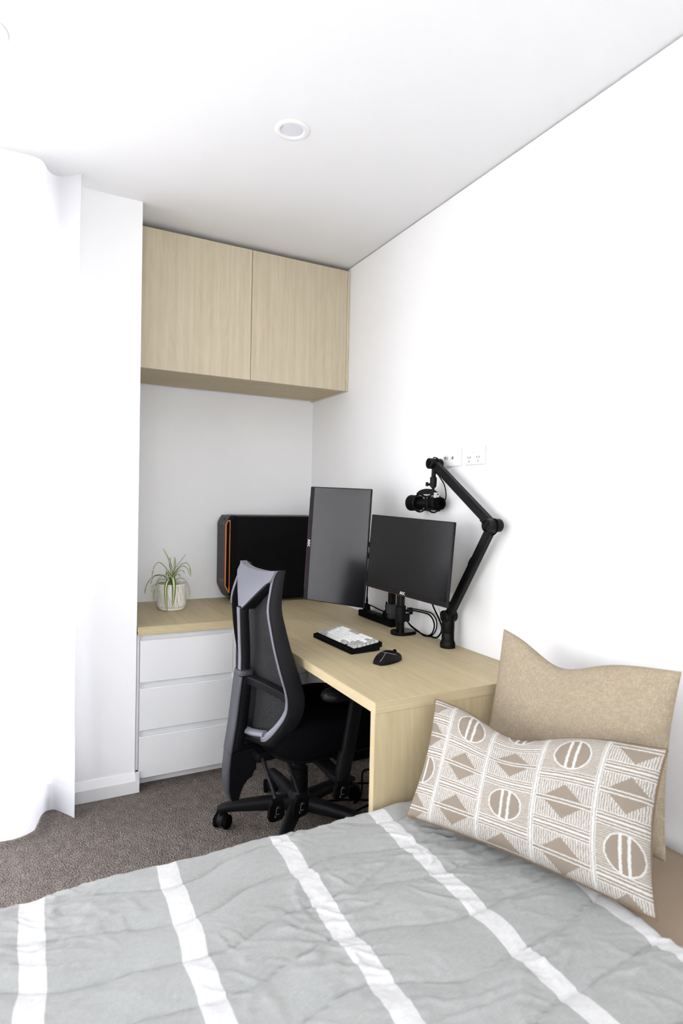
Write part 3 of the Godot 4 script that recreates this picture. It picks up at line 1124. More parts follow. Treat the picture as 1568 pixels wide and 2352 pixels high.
func chair() -> void:
	var t := thing("office_chair", "black and grey mesh back office chair with armrests pushed under the desk", "chair", Vector3(-0.58, 0, 1.21), 0.08)
	var m: Mb
	# --- five star base
	var base := Node3D.new()
	base.name = "star_base"
	t.add_child(base, true)
	for k in 5:
		var a := deg_to_rad(202.0 + 72.0 * k)
		var dir := Vector3(cos(a), 0, sin(a))
		var sd := Vector3(-sin(a), 0, cos(a))
		var rings := []
		for s in [[0.025, 0.062, 0.122, 0.030], [0.07, 0.066, 0.122, 0.027], [0.14, 0.070, 0.121, 0.024], [0.22, 0.073, 0.116, 0.022], [0.28, 0.074, 0.109, 0.020], [0.31, 0.074, 0.102, 0.018], [0.328, 0.076, 0.092, 0.012]]:
			var c: Vector3 = dir * s[0] + Vector3(0, (s[1] + s[2]) * 0.5, 0)
			rings.append(box_ring(c, sd * s[3], Vector3(0, (s[2] - s[1]) * 0.5, 0), 0.25))
		m = Mb.new()
		m.loft(rings)
		part("base_arm", m, M.chair_dark, base)
		# castor: hood, stem and two wheels
		var cp := dir * 0.312
		var sw: float = a + [0.5, 1.9, -0.8, 2.4, 0.2][k]
		var wd := Vector3(cos(sw), 0, sin(sw))
		var off := Vector3(-wd.z, 0, wd.x) * 0.014
		var cs := Node3D.new()
		cs.name = "castor"
		t.add_child(cs, true)
		m = Mb.new()
		m.tube([cp + Vector3(0, 0.045, 0), cp + Vector3(0, 0.085, 0)], 0.007, 10)
		m.lathe([Vector2(0.0, -0.016), Vector2(0.022, -0.016), Vector2(0.029, -0.010), Vector2(0.029, 0.010), Vector2(0.022, 0.016), Vector2(0.0, 0.016)], 20, cp + off + Vector3(0, 0.036, 0), Basis(wd.cross(Vector3.UP), wd, Vector3.UP).orthonormalized())
		part("hood", m, M.chair_dark, cs)
		for sgn in [-1.0, 1.0]:
			m = Mb.new()
			m.lathe([Vector2(0.0, -0.011), Vector2(0.020, -0.011), Vector2(0.027, -0.007), Vector2(0.028, 0.0), Vector2(0.027, 0.006), Vector2(0.022, 0.009), Vector2(0.0, 0.010)], 24, cp + off + wd * 0.023 * sgn + Vector3(0, 0.028, 0), Basis(Vector3.UP, wd * sgn, Vector3.UP.cross(wd * sgn)))
			part("wheel", m, M.rubber, cs)
	m = Mb.new()
	m.lathe([Vector2(0.034, 0.055), Vector2(0.044, 0.062), Vector2(0.046, 0.12), Vector2(0.036, 0.145), Vector2(0.033, 0.150)], 28)
	part("hub", m, M.chair_dark, base)
	m = Mb.new()
	m.lathe([Vector2(0.036, 0.120), Vector2(0.035, 0.235), Vector2(0.027, 0.240), Vector2(0.027, 0.300), Vector2(0.0235, 0.304), Vector2(0.0235, 0.345)], 28)
	part("gas_column", m, M.chair_black, t)
	# --- mechanism and seat
	m = Mb.new()
	m.box(Vector3(-0.06, 0.345, 0), Vector3(0.34, 0.035, 0.17), 0.012)
	m.box(Vector3(-0.03, 0.322, 0), Vector3(0.16, 0.03, 0.12), 0.012)
	part("mechanism", m, M.chair_black, t)
	m = Mb.new()
	m.loft(pad_rings(0.50, 0.50, 0.13, [[0.345, 0.10], [0.348, 0.05], [0.356, 0.022], [0.368, 0.010], [0.375, 0.012]], Vector3(0.055, 0, 0), 8))
	part("seat_shell", m, M.chair_black, t)
	m = Mb.new()
	var rings2 := pad_rings(0.50, 0.51, 0.13, [[0.368, 0.018], [0.380, 0.004], [0.410, 0.0], [0.445, 0.002], [0.470, 0.012], [0.490, 0.030], [0.503, 0.060], [0.508, 0.100], [0.506, 0.16], [0.502, 0.22]], Vector3(0.055, 0, 0), 8)
	m.loft(rings2)
	part("seat", m, M.seat, t)
	# --- back frame
	# head panel: rear face facets down to the top of the spine
	var of := [Vector2(-0.164, 1.071), Vector2(-0.13, 1.058), Vector2(-0.07, 1.052), Vector2(0.0, 1.0505), Vector2(0.07, 1.053), Vector2(0.13, 1.059), Vector2(0.158, 1.0645), Vector2(0.156, 1.03), Vector2(0.150, 1.022), Vector2(0.130, 1.012), Vector2(0.0125, 0.907), Vector2(-0.0125, 0.907), Vector2(-0.130, 1.012), Vector2(-0.150, 1.022), Vector2(-0.162, 1.035)]
	var st := 0
	m = Mb.new()
	var poly := PackedVector2Array(of)
	var ix := Geometry2D.triangulate_polygon(poly)
	var fr := func(p: Vector2) -> float:
		var k := clampf((1.06 - p.y) / 0.155, 0.0, 1.0)
		var side := absf(p.x) / 0.17
		return lerpf(-0.200, -0.276, k) - 0.006 * side * (1.0 - k) + 0.020 * side * k - 0.010 * sin(k * PI) 
	var ft := func(p: Vector2) -> float:
		return fr.call(p) + lerpf(0.028, 0.042, clampf((1.06 - p.y) / 0.12, 0, 1))
	# finer triangles for the rear so that it bends
	for k in range(0, ix.size(), 3):
		var a := poly[ix[k]]
		var b := poly[ix[k + 1]]
		var c := poly[ix[k + 2]]
		for f in [fr, ft]:
			var dn := 4
			for i in dn:
				for j in dn - i:
					var q := func(ii: int, jj: int) -> Vector3:
						var p: Vector2 = a + (b - a) * (float(ii) / dn) + (c - a) * (float(jj) / dn)
						return Vector3(f.call(p), p.y, p.x)
					if f == fr:
						m.tri(q.call(i, j), q.call(i + 1, j), q.call(i, j + 1), 1)
						if i + j < dn - 1: m.tri(q.call(i + 1, j), q.call(i + 1, j + 1), q.call(i, j + 1), 1)
					else:
						m.tri(q.call(i, j), q.call(i, j + 1), q.call(i + 1, j), 2)
						if i + j < dn - 1: m.tri(q.call(i + 1, j), q.call(i, j + 1), q.call(i + 1, j + 1), 2)
	for i in poly.size():
		var p := poly[i]
		var q := poly[(i + 1) % poly.size()]
		for s in 4:
			var p0 := p.lerp(q, s / 4.0)
			var p1 := p.lerp(q, (s + 1) / 4.0)
			var a0 := Vector3(fr.call(p0), p0.y, p0.x)
			var a1 := Vector3(fr.call(p1), p1.y, p1.x)
			var b0 := Vector3(ft.call(p0), p0.y, p0.x)
			var b1 := Vector3(ft.call(p1), p1.y, p1.x)
			m.tri(a0, b0, b1, 3 + i); m.tri(a0, b1, a1, 3 + i)
	m.done(st)
	part("head_panel", m, M.chair_grey, t)
	for sg in [1.0, -1.0]:
		var ret := []
		for k in 7:
			var p := Vector2(0.0125, 0.9045).lerp(Vector2(0.142, 1.0165), k / 6.0)
			ret.append(box_ring(Vector3(fr.call(p) + 0.030, p.y, p.x * sg), Vector3(0.026, 0, 0), Vector3(0, -0.0016, 0.0014 * sg), 0.1))
		m = Mb.new()
		m.loft(ret)
		part("panel_shade", m, M.chair_dark, t, "underside of the head panel coloured dark as shade")  # thin strips coloured dark for the shade below the panel
	# side rails: [inner z, inner y, outer z, outer y, rear x, front x]
	var stn := [[0.134, 1.058, 0.170, 1.0665, -0.199, -0.163], [0.142, 1.034, 0.173, 1.05, -0.207, -0.168], [0.158, 0.98, 0.181, 1.0, -0.224, -0.180], [0.170, 0.92, 0.191, 0.93, -0.236, -0.188], [0.182, 0.845, 0.203, 0.85, -0.228, -0.174], [0.192, 0.77, 0.214, 0.77, -0.215, -0.155], [0.201, 0.69, 0.226, 0.69, -0.196, -0.130], [0.208, 0.62, 0.236, 0.60, -0.176, -0.110], [0.199, 0.56, 0.229, 0.53, -0.172, -0.114], [0.172, 0.505, 0.200, 0.462, -0.192, -0.138], [0.140, 0.463, 0.163, 0.404, -0.218, -0.165], [0.118, 0.452, 0.125, 0.392, -0.228, -0.180], [0.06, 0.446, 0.06, 0.388, -0.246, -0.200], [0.0, 0.444, 0.0, 0.386, -0.252, -0.206]]
	for sg in [1.0, -1.0]:
		var rr := []
		for i in stn.size() - 1:
			for s in 3:
				var w := s / 3.0
				var q := []
				for c in 6:
					var a: float = stn[i][c]
					var b: float = stn[i + 1][c]
					var p0: float = stn[maxi(i - 1, 0)][c]
					var p1: float = stn[mini(i + 2, stn.size() - 1)][c]
					q.append(cubic_interpolate(a, b, p0, p1, w))
				rr.append(q)
		rr.append(stn[-1])
		var rings := []
		for q in rr:
			var mi := Vector2(q[0], q[1])
			var mo := Vector2(q[2], q[3])
			# narrow rear face, wider towards the sitter
			var ra := mi.lerp(mo, 0.10)
			var rb := mi.lerp(mo, 0.62)
			rings.append(ring4(Vector3(q[4], ra.y, ra.x * sg), Vector3(q[4] + 0.004, rb.y, rb.x * sg), Vector3(q[5], mo.y, mo.x * sg), Vector3(q[5], mi.y, mi.x * sg), 0.16))
		m = Mb.new()
		m.loft(rings, true, 1)
		part("side_rail", m, M.chair_dark, t)
		# inner lip coloured light as if lit; far rail only near its top
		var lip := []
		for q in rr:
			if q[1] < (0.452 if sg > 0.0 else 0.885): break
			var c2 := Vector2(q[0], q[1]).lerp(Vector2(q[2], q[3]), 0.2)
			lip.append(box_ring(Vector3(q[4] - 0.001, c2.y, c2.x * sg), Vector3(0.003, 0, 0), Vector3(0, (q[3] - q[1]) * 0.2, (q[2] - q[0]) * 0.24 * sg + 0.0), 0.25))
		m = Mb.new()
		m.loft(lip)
		part("rail_lit_edge", m, M.chair_grey, t, "rear edge of the side rail coloured light as if lit")
		# lumbar bars
		var bars := []
		for s in [[-0.262, 0.640, 0.010], [-0.242, 0.637, 0.06], [-0.215, 0.628, 0.12], [-0.186, 0.612, 0.18], [-0.172, 0.602, 0.212]]:
			bars.append(box_ring(Vector3(s[0] + 0.012, s[1], s[2] * sg), Vector3(0.015, 0.003, 0), Vector3(-0.003, 0.016, 0), 0.12))
		m = Mb.new()
		m.loft(bars, true, 1, true)
		part("lumbar_bar", m, M.chair_dark, t)
	m = Mb.new()
	var bp := []
	for s in 9:
		var z := lerpf(-0.135, 0.135, s / 8.0)
		bp.append(box_ring(Vector3(-0.252 + 1.55 * z * z, 0.445 + 0.9 * z * z, z), Vector3(0.010, 0.006, 0), Vector3(0, 0.008, 0), 0.25))
	m.loft(bp)
	part("lower_edge", m, M.chair_grey, t, "lower edge of the back frame coloured light as if lit")
	# spine: thin fin above, broad cover below, bracket at the foot
	m = Mb.new()
	var fin := []
	for s in [[0.915, -0.278, 0.013], [0.88, -0.277, 0.0125], [0.80, -0.271, 0.012], [0.72, -0.267, 0.0125], [0.665, -0.267, 0.014], [0.640, -0.268, 0.017]]:
		fin.append(box_ring(Vector3(s[1] + 0.019, s[0], 0), Vector3(0.019, 0, 0), Vector3(0, 0, s[2]), 0.12))
	m.loft(fin)
	part("spine_fin", m, M.chair_dark, t)
	m = Mb.new()
	var ridge := []
	for s in [[0.912, -0.279, 0.012], [0.80, -0.273, 0.011], [0.72, -0.269, 0.0115], [0.665, -0.2695, 0.013]]:
		ridge.append(box_ring(Vector3(s[1], s[0], 0), Vector3(0.0025, 0, 0), Vector3(0, 0, s[2]), 0.25))
	m.loft(ridge)
	part("spine_ridge", m, M.chair_grey, t, "ridge down the spine coloured light as if lit")
	m = Mb.new()
	m.loft([box_ring(Vector3(-0.250, 0.672, 0), Vector3(0.028, 0, 0), Vector3(0, 0, 0.036), 0.2), box_ring(Vector3(-0.252, 0.655, 0), Vector3(0.030, 0, 0), Vector3(0, 0, 0.037), 0.2)])
	part("spine_collar", m, M.chair_mid, t)
	m = Mb.new()
	var cv := []
	for s in [[0.652, -0.2775, -0.232], [0.56, -0.288, -0.236], [0.46, -0.300, -0.246], [0.372, -0.314, -0.258]]:
		cv.append(box_ring(Vector3((s[1] + s[2]) * 0.5 + 0.004, s[0], 0), Vector3((s[2] - s[1]) * 0.5 - 0.004, 0, 0), Vector3(0, 0, 0.0365), 0.12))
	m.loft(cv)
	part("spine_core", m, M.chair_black, t)
	m = Mb.new()
	cv = []
	for s in [[0.652, -0.2775], [0.56, -0.288], [0.46, -0.300], [0.368, -0.3145]]:
		cv.append(box_ring(Vector3(s[1] + 0.004, s[0], 0), Vector3(0.005, 0, 0), Vector3(0, 0, 0.0375), 0.35))
	m.loft(cv)
	part("spine_cover", m, M.chair_mid, t, "rear cover of the spine coloured grey as if lit")
	m = Mb.new()
	var br := PackedVector2Array([Vector2(-0.3125, 0.366), Vector2(-0.3190, 0.300), Vector2(-0.3195, 0.225), Vector2(-0.312, 0.197), Vector2(-0.300, 0.180), Vector2(-0.275, 0.178), Vector2(-0.268, 0.205), Vector2(-0.256, 0.232), Vector2(-0.240, 0.250), Vector2(-0.222, 0.258), Vector2(-0.216, 0.275), Vector2(-0.206, 0.285), Vector2(-0.204, 0.335), Vector2(-0.215, 0.366)])
	m.prism(br, -0.033, 0.033, 0.004)
	part("spine_bracket", m, M.chair_black, t)
	m = Mb.new()
	m.loft([box_ring(Vector3(-0.311, 0.366, 0), Vector3(0.004, 0, 0), Vector3(0, 0, 0.034), 0.3), box_ring(Vector3(-0.3165, 0.300, 0), Vector3(0.005, 0, 0), Vector3(0, 0, 0.034), 0.3), box_ring(Vector3(-0.3175, 0.225, 0), Vector3(0.005, 0, 0), Vector3(0, 0, 0.034), 0.3), box_ring(Vector3(-0.308, 0.190, 0), Vector3(0.005, 0, 0), Vector3(0, 0, 0.032), 0.3)])
	part("bracket_cover", m, M.chair_mid, t)
	m = Mb.new()
	m.lathe([Vector2(0.0, 0.0), Vector2(0.016, 0.0), Vector2(0.026, 0.004), Vector2(0.028, 0.02), Vector2(0.022, 0.030), Vector2(0.0, 0.031)], 20, Vector3(-0.20, 0.315, -0.09), Basis(Vector3.RIGHT, -PI / 2))
	m.tube([Vector3(-0.2, 0.315, -0.02), Vector3(-0.2, 0.315, -0.095)], 0.009, 10)
	part("tension_knob", m, M.chair_black, t)
	# --- mesh
	var rows := []
	var uvs := []
	for i in 31:
		var y := lerpf(0.425, 1.035, i / 30.0)
		# half width and front position from the rail stations
		var zi := 0.14
		var fx := -0.18
		for k in stn.size() - 1:
			var a: Array = stn[k]
			var b: Array = stn[k + 1]
			if y <= a[1] and y >= b[1]:
				var w: float = (a[1] - y) / maxf(a[1] - b[1], 1e-5)
				zi = lerpf(a[0], b[0], w) + 0.006
				fx = lerpf(a[5], b[5], w) - 0.012
		if y < 0.463: zi = 0.15
		var lift := clampf((y - 0.88) / 0.15, 0.0, 1.0) * 0.036
		var fc := lerpf(-0.222, -0.228, (y - 0.425) / 0.6) + 0.018 * sin((y - 0.42) / 0.6 * PI)
		var row := PackedVector3Array()
		var uv := PackedVector2Array()
		for j in 25:
			var z := lerpf(-1.0, 1.0, j / 24.0)
			row.append(Vector3(lerpf(minf(fc, fx - 0.004) + lift, fx, z * z) + sin(z * 19.0 + y * 4.0) * 0.0022 * (1.0 - z * z), y, z * zi))
			uv.append(Vector2(z * zi, -y))
		rows.append(row)
		uvs.append(uv)
	m = Mb.new()
	m.sheet(rows, 0.002, uvs)
	part("back_mesh", m, M.mesh, t)
	# --- arms
	for sg in [1.0, -1.0]:
		var ar := Node3D.new()
		ar.name = "armrest"
		t.add_child(ar, true)
		m = Mb.new()
		m.loft([box_ring(Vector3(-0.005, 0.338, 0.10 * sg), Vector3(0.028, 0, 0), Vector3(0, 0.012, 0)), box_ring(Vector3(0.0, 0.325, 0.20 * sg), Vector3(0.028, 0, 0), Vector3(0, 0.012, 0)), box_ring(Vector3(0.012, 0.305, 0.268 * sg), Vector3(0.028, 0, 0), Vector3(0, 0.012, 0)), box_ring(Vector3(0.018, 0.305, 0.295 * sg), Vector3(0.026, 0, 0), Vector3(0, 0.014, 0))])
		m.loft([box_ring(Vector3(0.022, 0.292, 0.284 * sg), Vector3(0.029, 0, 0), Vector3(0, 0, 0.015)), box_ring(Vector3(0.034, 0.40, 0.295 * sg), Vector3(0.030, 0, 0), Vector3(0, 0, 0.016)), box_ring(Vector3(0.040, 0.405, 0.295 * sg), Vector3(0.027, 0, 0), Vector3(0, 0, 0.013)), box_ring(Vector3(0.068, 0.615, 0.313 * sg), Vector3(0.025, 0, 0), Vector3(0, 0, 0.013))])
		part("arm_post", m, M.chair_black, ar)
		m = Mb.new()
		m.loft(pad_rings(0.235, 0.088, 0.04, [[0.615, 0.012], [0.619, 0.004], [0.628, 0.0], [0.640, 0.002], [0.649, 0.010], [0.653, 0.024]], Vector3(0.028, 0, 0.325 * sg), 7))
		part("arm_pad", m, M.black, ar)
	# --- levers with hanging paddles
	for l in [[Vector3(-0.205, 0.345, 0.085), Vector3(-0.212, 0.300, 0.16), Vector3(-0.218, 0.262, 0.222), Vector3(-0.219, 0.222, 0.236), Vector2(0.066, 0.084), 0], [Vector3(-0.10, 0.330, 0.08), Vector3(-0.112, 0.275, 0.17), Vector3(-0.120, 0.245, 0.225), Vector3(-0.122, 0.213, 0.238), Vector2(0.066, 0.084), 1], [Vector3(0.0, 0.330, 0.16), Vector3(0.0, 0.30, 0.25), Vector3(0.006, 0.285, 0.292), Vector3(0.010, 0.266, 0.302), Vector2(0.066, 0.066), 2]]:
		var lv := Node3D.new()
		lv.name = "lever"
		t.add_child(lv, true)
		m = Mb.new()
		var lp := smooth_path([l[0], l[1], l[2], l[2] + (l[3] - l[2]) * 0.5], 7)
		var rad := []
		for i in lp.size():
			rad.append(0.0085 if i < 4 else (0.0078 if i > 14 or i % 2 == 0 else 0.0064))
		m.tube(lp, rad, 10)
		part("stem", m, M.chair_dark, lv)
		var tilt := Basis(Vector3.RIGHT, 0.12)
		var at := Transform3D(tilt, l[3])
		var w: float = l[4].x * 0.5
		var h: float = l[4].y * 0.5
		m = Mb.new()
		m.prism(PackedVector2Array([Vector2(-w * 0.62, h), Vector2(w * 0.62, h), Vector2(w * 0.9, h * 0.45), Vector2(w, -h * 0.55), Vector2(w * 0.75, -h * 0.9), Vector2(w * 0.2, -h), Vector2(-w * 0.35, -h), Vector2(-w * 0.8, -h * 0.85), Vector2(-w, -h * 0.5), Vector2(-w * 0.9, h * 0.5)]), -0.008, 0.008, 0.003, at)
		part("paddle", m, M.black_matt, lv)
		# white pictograms of a chair with arrows
		m = Mb.new()
		m.xf = at
		var zz := 0.0083
		for q in [[-0.004, 0.004, 0.0022, 0.030], [0.004, -0.010, 0.014, 0.0022], [0.001, 0.016, 0.009, 0.0018], [0.001, 0.022, 0.009, 0.0018], [0.001, 0.019, 0.0018, 0.007], [0.010, 0.016, 0.002, 0.004], [-0.008, -0.016, 0.002, 0.012], [-0.004, -0.020, 0.006, 0.0016]]:
			m.box(Vector3(q[0] * 0.9, (q[1] - 0.004) * 0.9, zz), Vector3(q[2] * 0.8, q[3] * 0.8, 0.0008), 0.0)
		part("pictogram", m, M.icon, lv)


# ---------------------------------------------------------------- computer tower
func computer() -> void:
	var t := thing("computer_tower", "black desktop computer tower with orange trim lines on its front", "computer", Vector3(-0.3, TOP, 0.14))
	var z0 := 0.028
	var z1 := 0.250
	var m := W(t)
	m.bx(Vector3(-0.562, TOP + 0.018, z0 + 0.002), Vector3(-0.03, 1.224, z1 - 0.002), 0.004)
	part("case_body", m, M.case_black, t)
	m = W(t)
	m.bx(Vector3(-0.557, TOP + 0.024, z1 - 0.002), Vector3(-0.034, 1.210, z1 + 0.0015), 0.0015)
	part("side_panel", m, M.case_black, t)
	m = W(t)
	m.bx(Vector3(-0.555, 1.223, z0 + 0.01), Vector3(-0.05, 1.229, z1 - 0.008), 0.002)
	part("top_panel", m, M.case_grey, t)
	# front bezel with cut corners above and below
	var fp := PackedVector2Array([Vector2(-0.562, TOP + 0.020), Vector2(-0.575, TOP + 0.034), Vector2(-0.601, 0.826), Vector2(-0.603, 0.845), Vector2(-0.603, 1.180), Vector2(-0.600, 1.192), Vector2(-0.582, 1.224), Vector2(-0.575, 1.227), Vector2(-0.562, 1.227)])
	m = W(t)
	m.prism(fp, z0, 0.196, 0.002)
	part("front_bezel", m, M.case_grey, t)
	# slanted vent along the near edge
	var slant := func(f: float, zz: float) -> PackedVector3Array:
		var r := PackedVector3Array()
		for p in fp:
			var x := minf(p.x + f, -0.561)
			r.append(Vector3(x, p.y, zz))
		return r
	m = W(t)
	m.loft([slant.call(0.002, 0.1962), slant.call(0.012, 0.2475)], true, 1, true)
	part("front_vent", m, M.black_matt, t)
	var loop := []
	for q in [[-0.6035, 0.855, 0.203], [-0.6035, 1.175, 0.203], [-0.596, 1.198, 0.210], [-0.5925, 1.200, 0.236], [-0.5932, 1.185, 0.2425], [-0.5932, 0.835, 0.2425], [-0.592, 0.805, 0.240], [-0.596, 0.82, 0.210], [-0.6035, 0.838, 0.203], [-0.6035, 0.855, 0.203]]:
		loop.append(Vector3(q[0], q[1], q[2]))
	m = W(t)
	m.tube(loop.slice(0, 4), 0.0042, 6)
	m.tube([loop[3], loop[4], loop[5]], 0.0022, 6)
	m.tube(loop.slice(5), 0.0036, 6)
	part("trim_line", m, M.orange, t, "orange outline of the front vent")
	for y in [1.165, 1.115]:
		m = W(t)
		m.bx(Vector3(-0.6036, y, z0 + 0.004), Vector3(-0.6026, y + 0.0012, 0.193), 0.0)
		part("bay_seam", m, M.black_matt, t)
	m = W(t)
	m.box(Vector3(-0.5925, 1.2075, 0.125), Vector3(0.008, 0.0025, 0.012), 0.0005, 1, Vector2.ZERO, Basis(Vector3.BACK, 1.05))
	part("power_button", m, M.black_matt, t)
	m = W(t)
	m.box(Vector3(-0.5925, 1.2085, 0.165), Vector3(0.004, 0.0022, 0.010), 0.0004, 1, Vector2.ZERO, Basis(Vector3.BACK, 1.05))
	part("usb_port", m, M.icon, t)
	for x in [-0.52, -0.08]:
		for z in [0.06, 0.215]:
			m = W(t)
			m.lathe([Vector2(0.018, TOP), Vector2(0.016, TOP + 0.019)], 16, Vector3(x, 0, z))
			part("foot", m, M.rubber, t)
	text("badge", "be quiet!", 0.020, 0.0008, M.icon, t, Transform3D(Basis(Vector3.UP, -PI / 2), Vector3(-0.6036, 0.862, 0.13) - t.position))


# ---------------------------------------------------------------- monitors
func monitor(called: String, label: String, c: Vector3, yaw: float, tilt: float, roll: float, red_edge: bool) -> Node3D:
	var t := thing(called, label, "monitor", Vector3.ZERO)
	var bs := Basis(Vector3.UP, yaw) * Basis(Vector3.RIGHT, -tilt) * Basis(Vector3.BACK, roll)
	t.transform = Transform3D(bs, c)
	var w := 0.54
	var h := 0.325
	var m := Mb.new()
	m.box(Vector3(0, 0, -0.006), Vector3(w, h, 0.012), 0.0025)
	part("housing", m, M.bezel, t)
	m = Mb.new()
	var rings := []
	for q in [[-0.012, 0.46, 0.26], [-0.030, 0.42, 0.23], [-0.040, 0.34, 0.18], [-0.042, 0.30, 0.15]]:
		var ring := PackedVector3Array()
		for p in rrect(q[1], q[2], 0.03, 4):
			ring.append(Vector3(p.x, p.y - 0.01, q[0]))
		rings.append(ring)
	m.loft(rings)
	part("rear_cover", m, M.black_matt, t)
	m = Mb.new()
	m.box(Vector3(0, 0.0095, 0.0002), Vector3(w - 0.008, h - 0.026, 0.0012), 0.0003)
	part("screen", m, M.screen, t)
	m = Mb.new()
	m.box(Vector3(0, -h * 0.5 + 0.011, 0.0006), Vector3(w - 0.004, 0.0195, 0.002), 0.0006)
	part("bottom_bezel", m, M.bezel, t)
	if red_edge:
		m = Mb.new()
		m.box(Vector3(0.0, -h * 0.5 + 0.0008, 0.0004), Vector3(w - 0.10, 0.0014, 0.002), 0.0003)
		part("bezel_accent", m, M.red, t, "dark red line below the bezel")
	text("logo", "AOC", 0.017, 0.0008, M.logo, t, Transform3D(Basis(), Vector3(0.0, -h * 0.5 + 0.0112, 0.0018)), true)
	m = Mb.new()
	m.box(Vector3(0, 0, -0.046), Vector3(0.11, 0.11, 0.008), 0.003)
	part("mounting_plate", m, M.black, t)
	return t

func screens() -> void:
	var a := monitor("monitor", "landscape flat monitor with dark screen in front of the right wall", Vector3(-0.184, 1.098, 1.358), -1.489, 0.065, -0.022, true)
	var b := monitor("monitor", "portrait flat monitor turned on its side, slate grey screen beside the tower", Vector3(-0.300, 1.115, 0.953), -0.991, 0.046, -0.027 - PI / 2, true)
	# twin arm stand
	var t := thing("monitor_stand", "black clamp mounted pole stand holding both monitors", "monitor stand", Vector3(-0.108, TOP, 1.212))
	var m := W(t)
	var base := PackedVector2Array()
	for k in 25:
		var w := PI * 0.5 + PI * k / 24.0
		base.append(Vector2(cos(w) * 0.043, sin(w) * 0.043))
	base.append(Vector2(0.030, -0.043))
	base.append(Vector2(0.060, -0.036))
	base.append(Vector2(0.070, -0.026))
	base.append(Vector2(0.070, 0.026))
	base.append(Vector2(0.060, 0.036))
	base.append(Vector2(0.030, 0.043))
	m.prism(base, 0.0, 0.015, 0.002, Transform3D(Basis(Vector3(1, 0, 0), Vector3(0, 0, -1), Vector3(0, 1, 0)), Vector3(-0.108, TOP, 1.212)))
	part("base_plate", m, M.black_gloss, t)
	m = W(t)
	m.lathe([Vector2(0.0185, TOP + 0.013), Vector2(0.0185, 1.165), Vector2(0.015, 1.17)], 24, Vector3(-0.108, 0, 1.212))
	part("pole", m, M.black_gloss, t)
	m = W(t)
	m.lathe([Vector2(0.020, 0.795), Vector2(0.0235, 0.797), Vector2(0.0235, 0.865), Vector2(0.021, 0.868)], 24, Vector3(-0.108, 0, 1.212))
	m.box(Vector3(-0.082, 0.815, 1.225), Vector3(0.022, 0.035, 0.018), 0.003)
	part("collar", m, M.black, t)
	m = W(t)
	m.lathe([Vector2(0.007, 0.0), Vector2(0.007, 0.012), Vector2(0.015, 0.014), Vector2(0.016, 0.026), Vector2(0.012, 0.030), Vector2(0.0, 0.030)], 6, Vector3(-0.088, 0.845, 1.225), Basis(Vector3(0, 1, 0), Vector3(0.75, 0, 0.66).normalized(), Vector3(0, 1, 0).cross(Vector3(0.75, 0, 0.66).normalized())))
	part("clamp_knob", m, M.black, t)
	for q in [[a, 1.06, Vector3(-0.055, 1.07, 1.30)], [b, 1.12, Vector3(-0.075, 1.12, 1.03)]]:
		var vesa: Vector3 = (q[0] as Node3D).transform * Vector3(0, 0, -0.050)
		var back: Vector3 = (q[0] as Node3D).transform * Vector3(0, 0, -0.072)
		m = W(t)
		var p0 := Vector3(-0.108, q[1], 1.212)
		m.lathe([Vector2(0.020, -0.03), Vector2(0.0245, -0.027), Vector2(0.0245, 0.027), Vector2(0.020, 0.03)], 20, p0)
		m.tube([p0, q[2]], 0.014, 12)
		m.lathe([Vector2(0.017, -0.022), Vector2(0.019, -0.019), Vector2(0.019, 0.019), Vector2(0.017, 0.022)], 20, q[2])
		m.tube([q[2], Vector3(back.x, q[2].y, back.z)], 0.012, 12)
		m.tube([Vector3(back.x, q[2].y, back.z), back, vesa], 0.012, 12)
		part("arm", m, M.black, t)


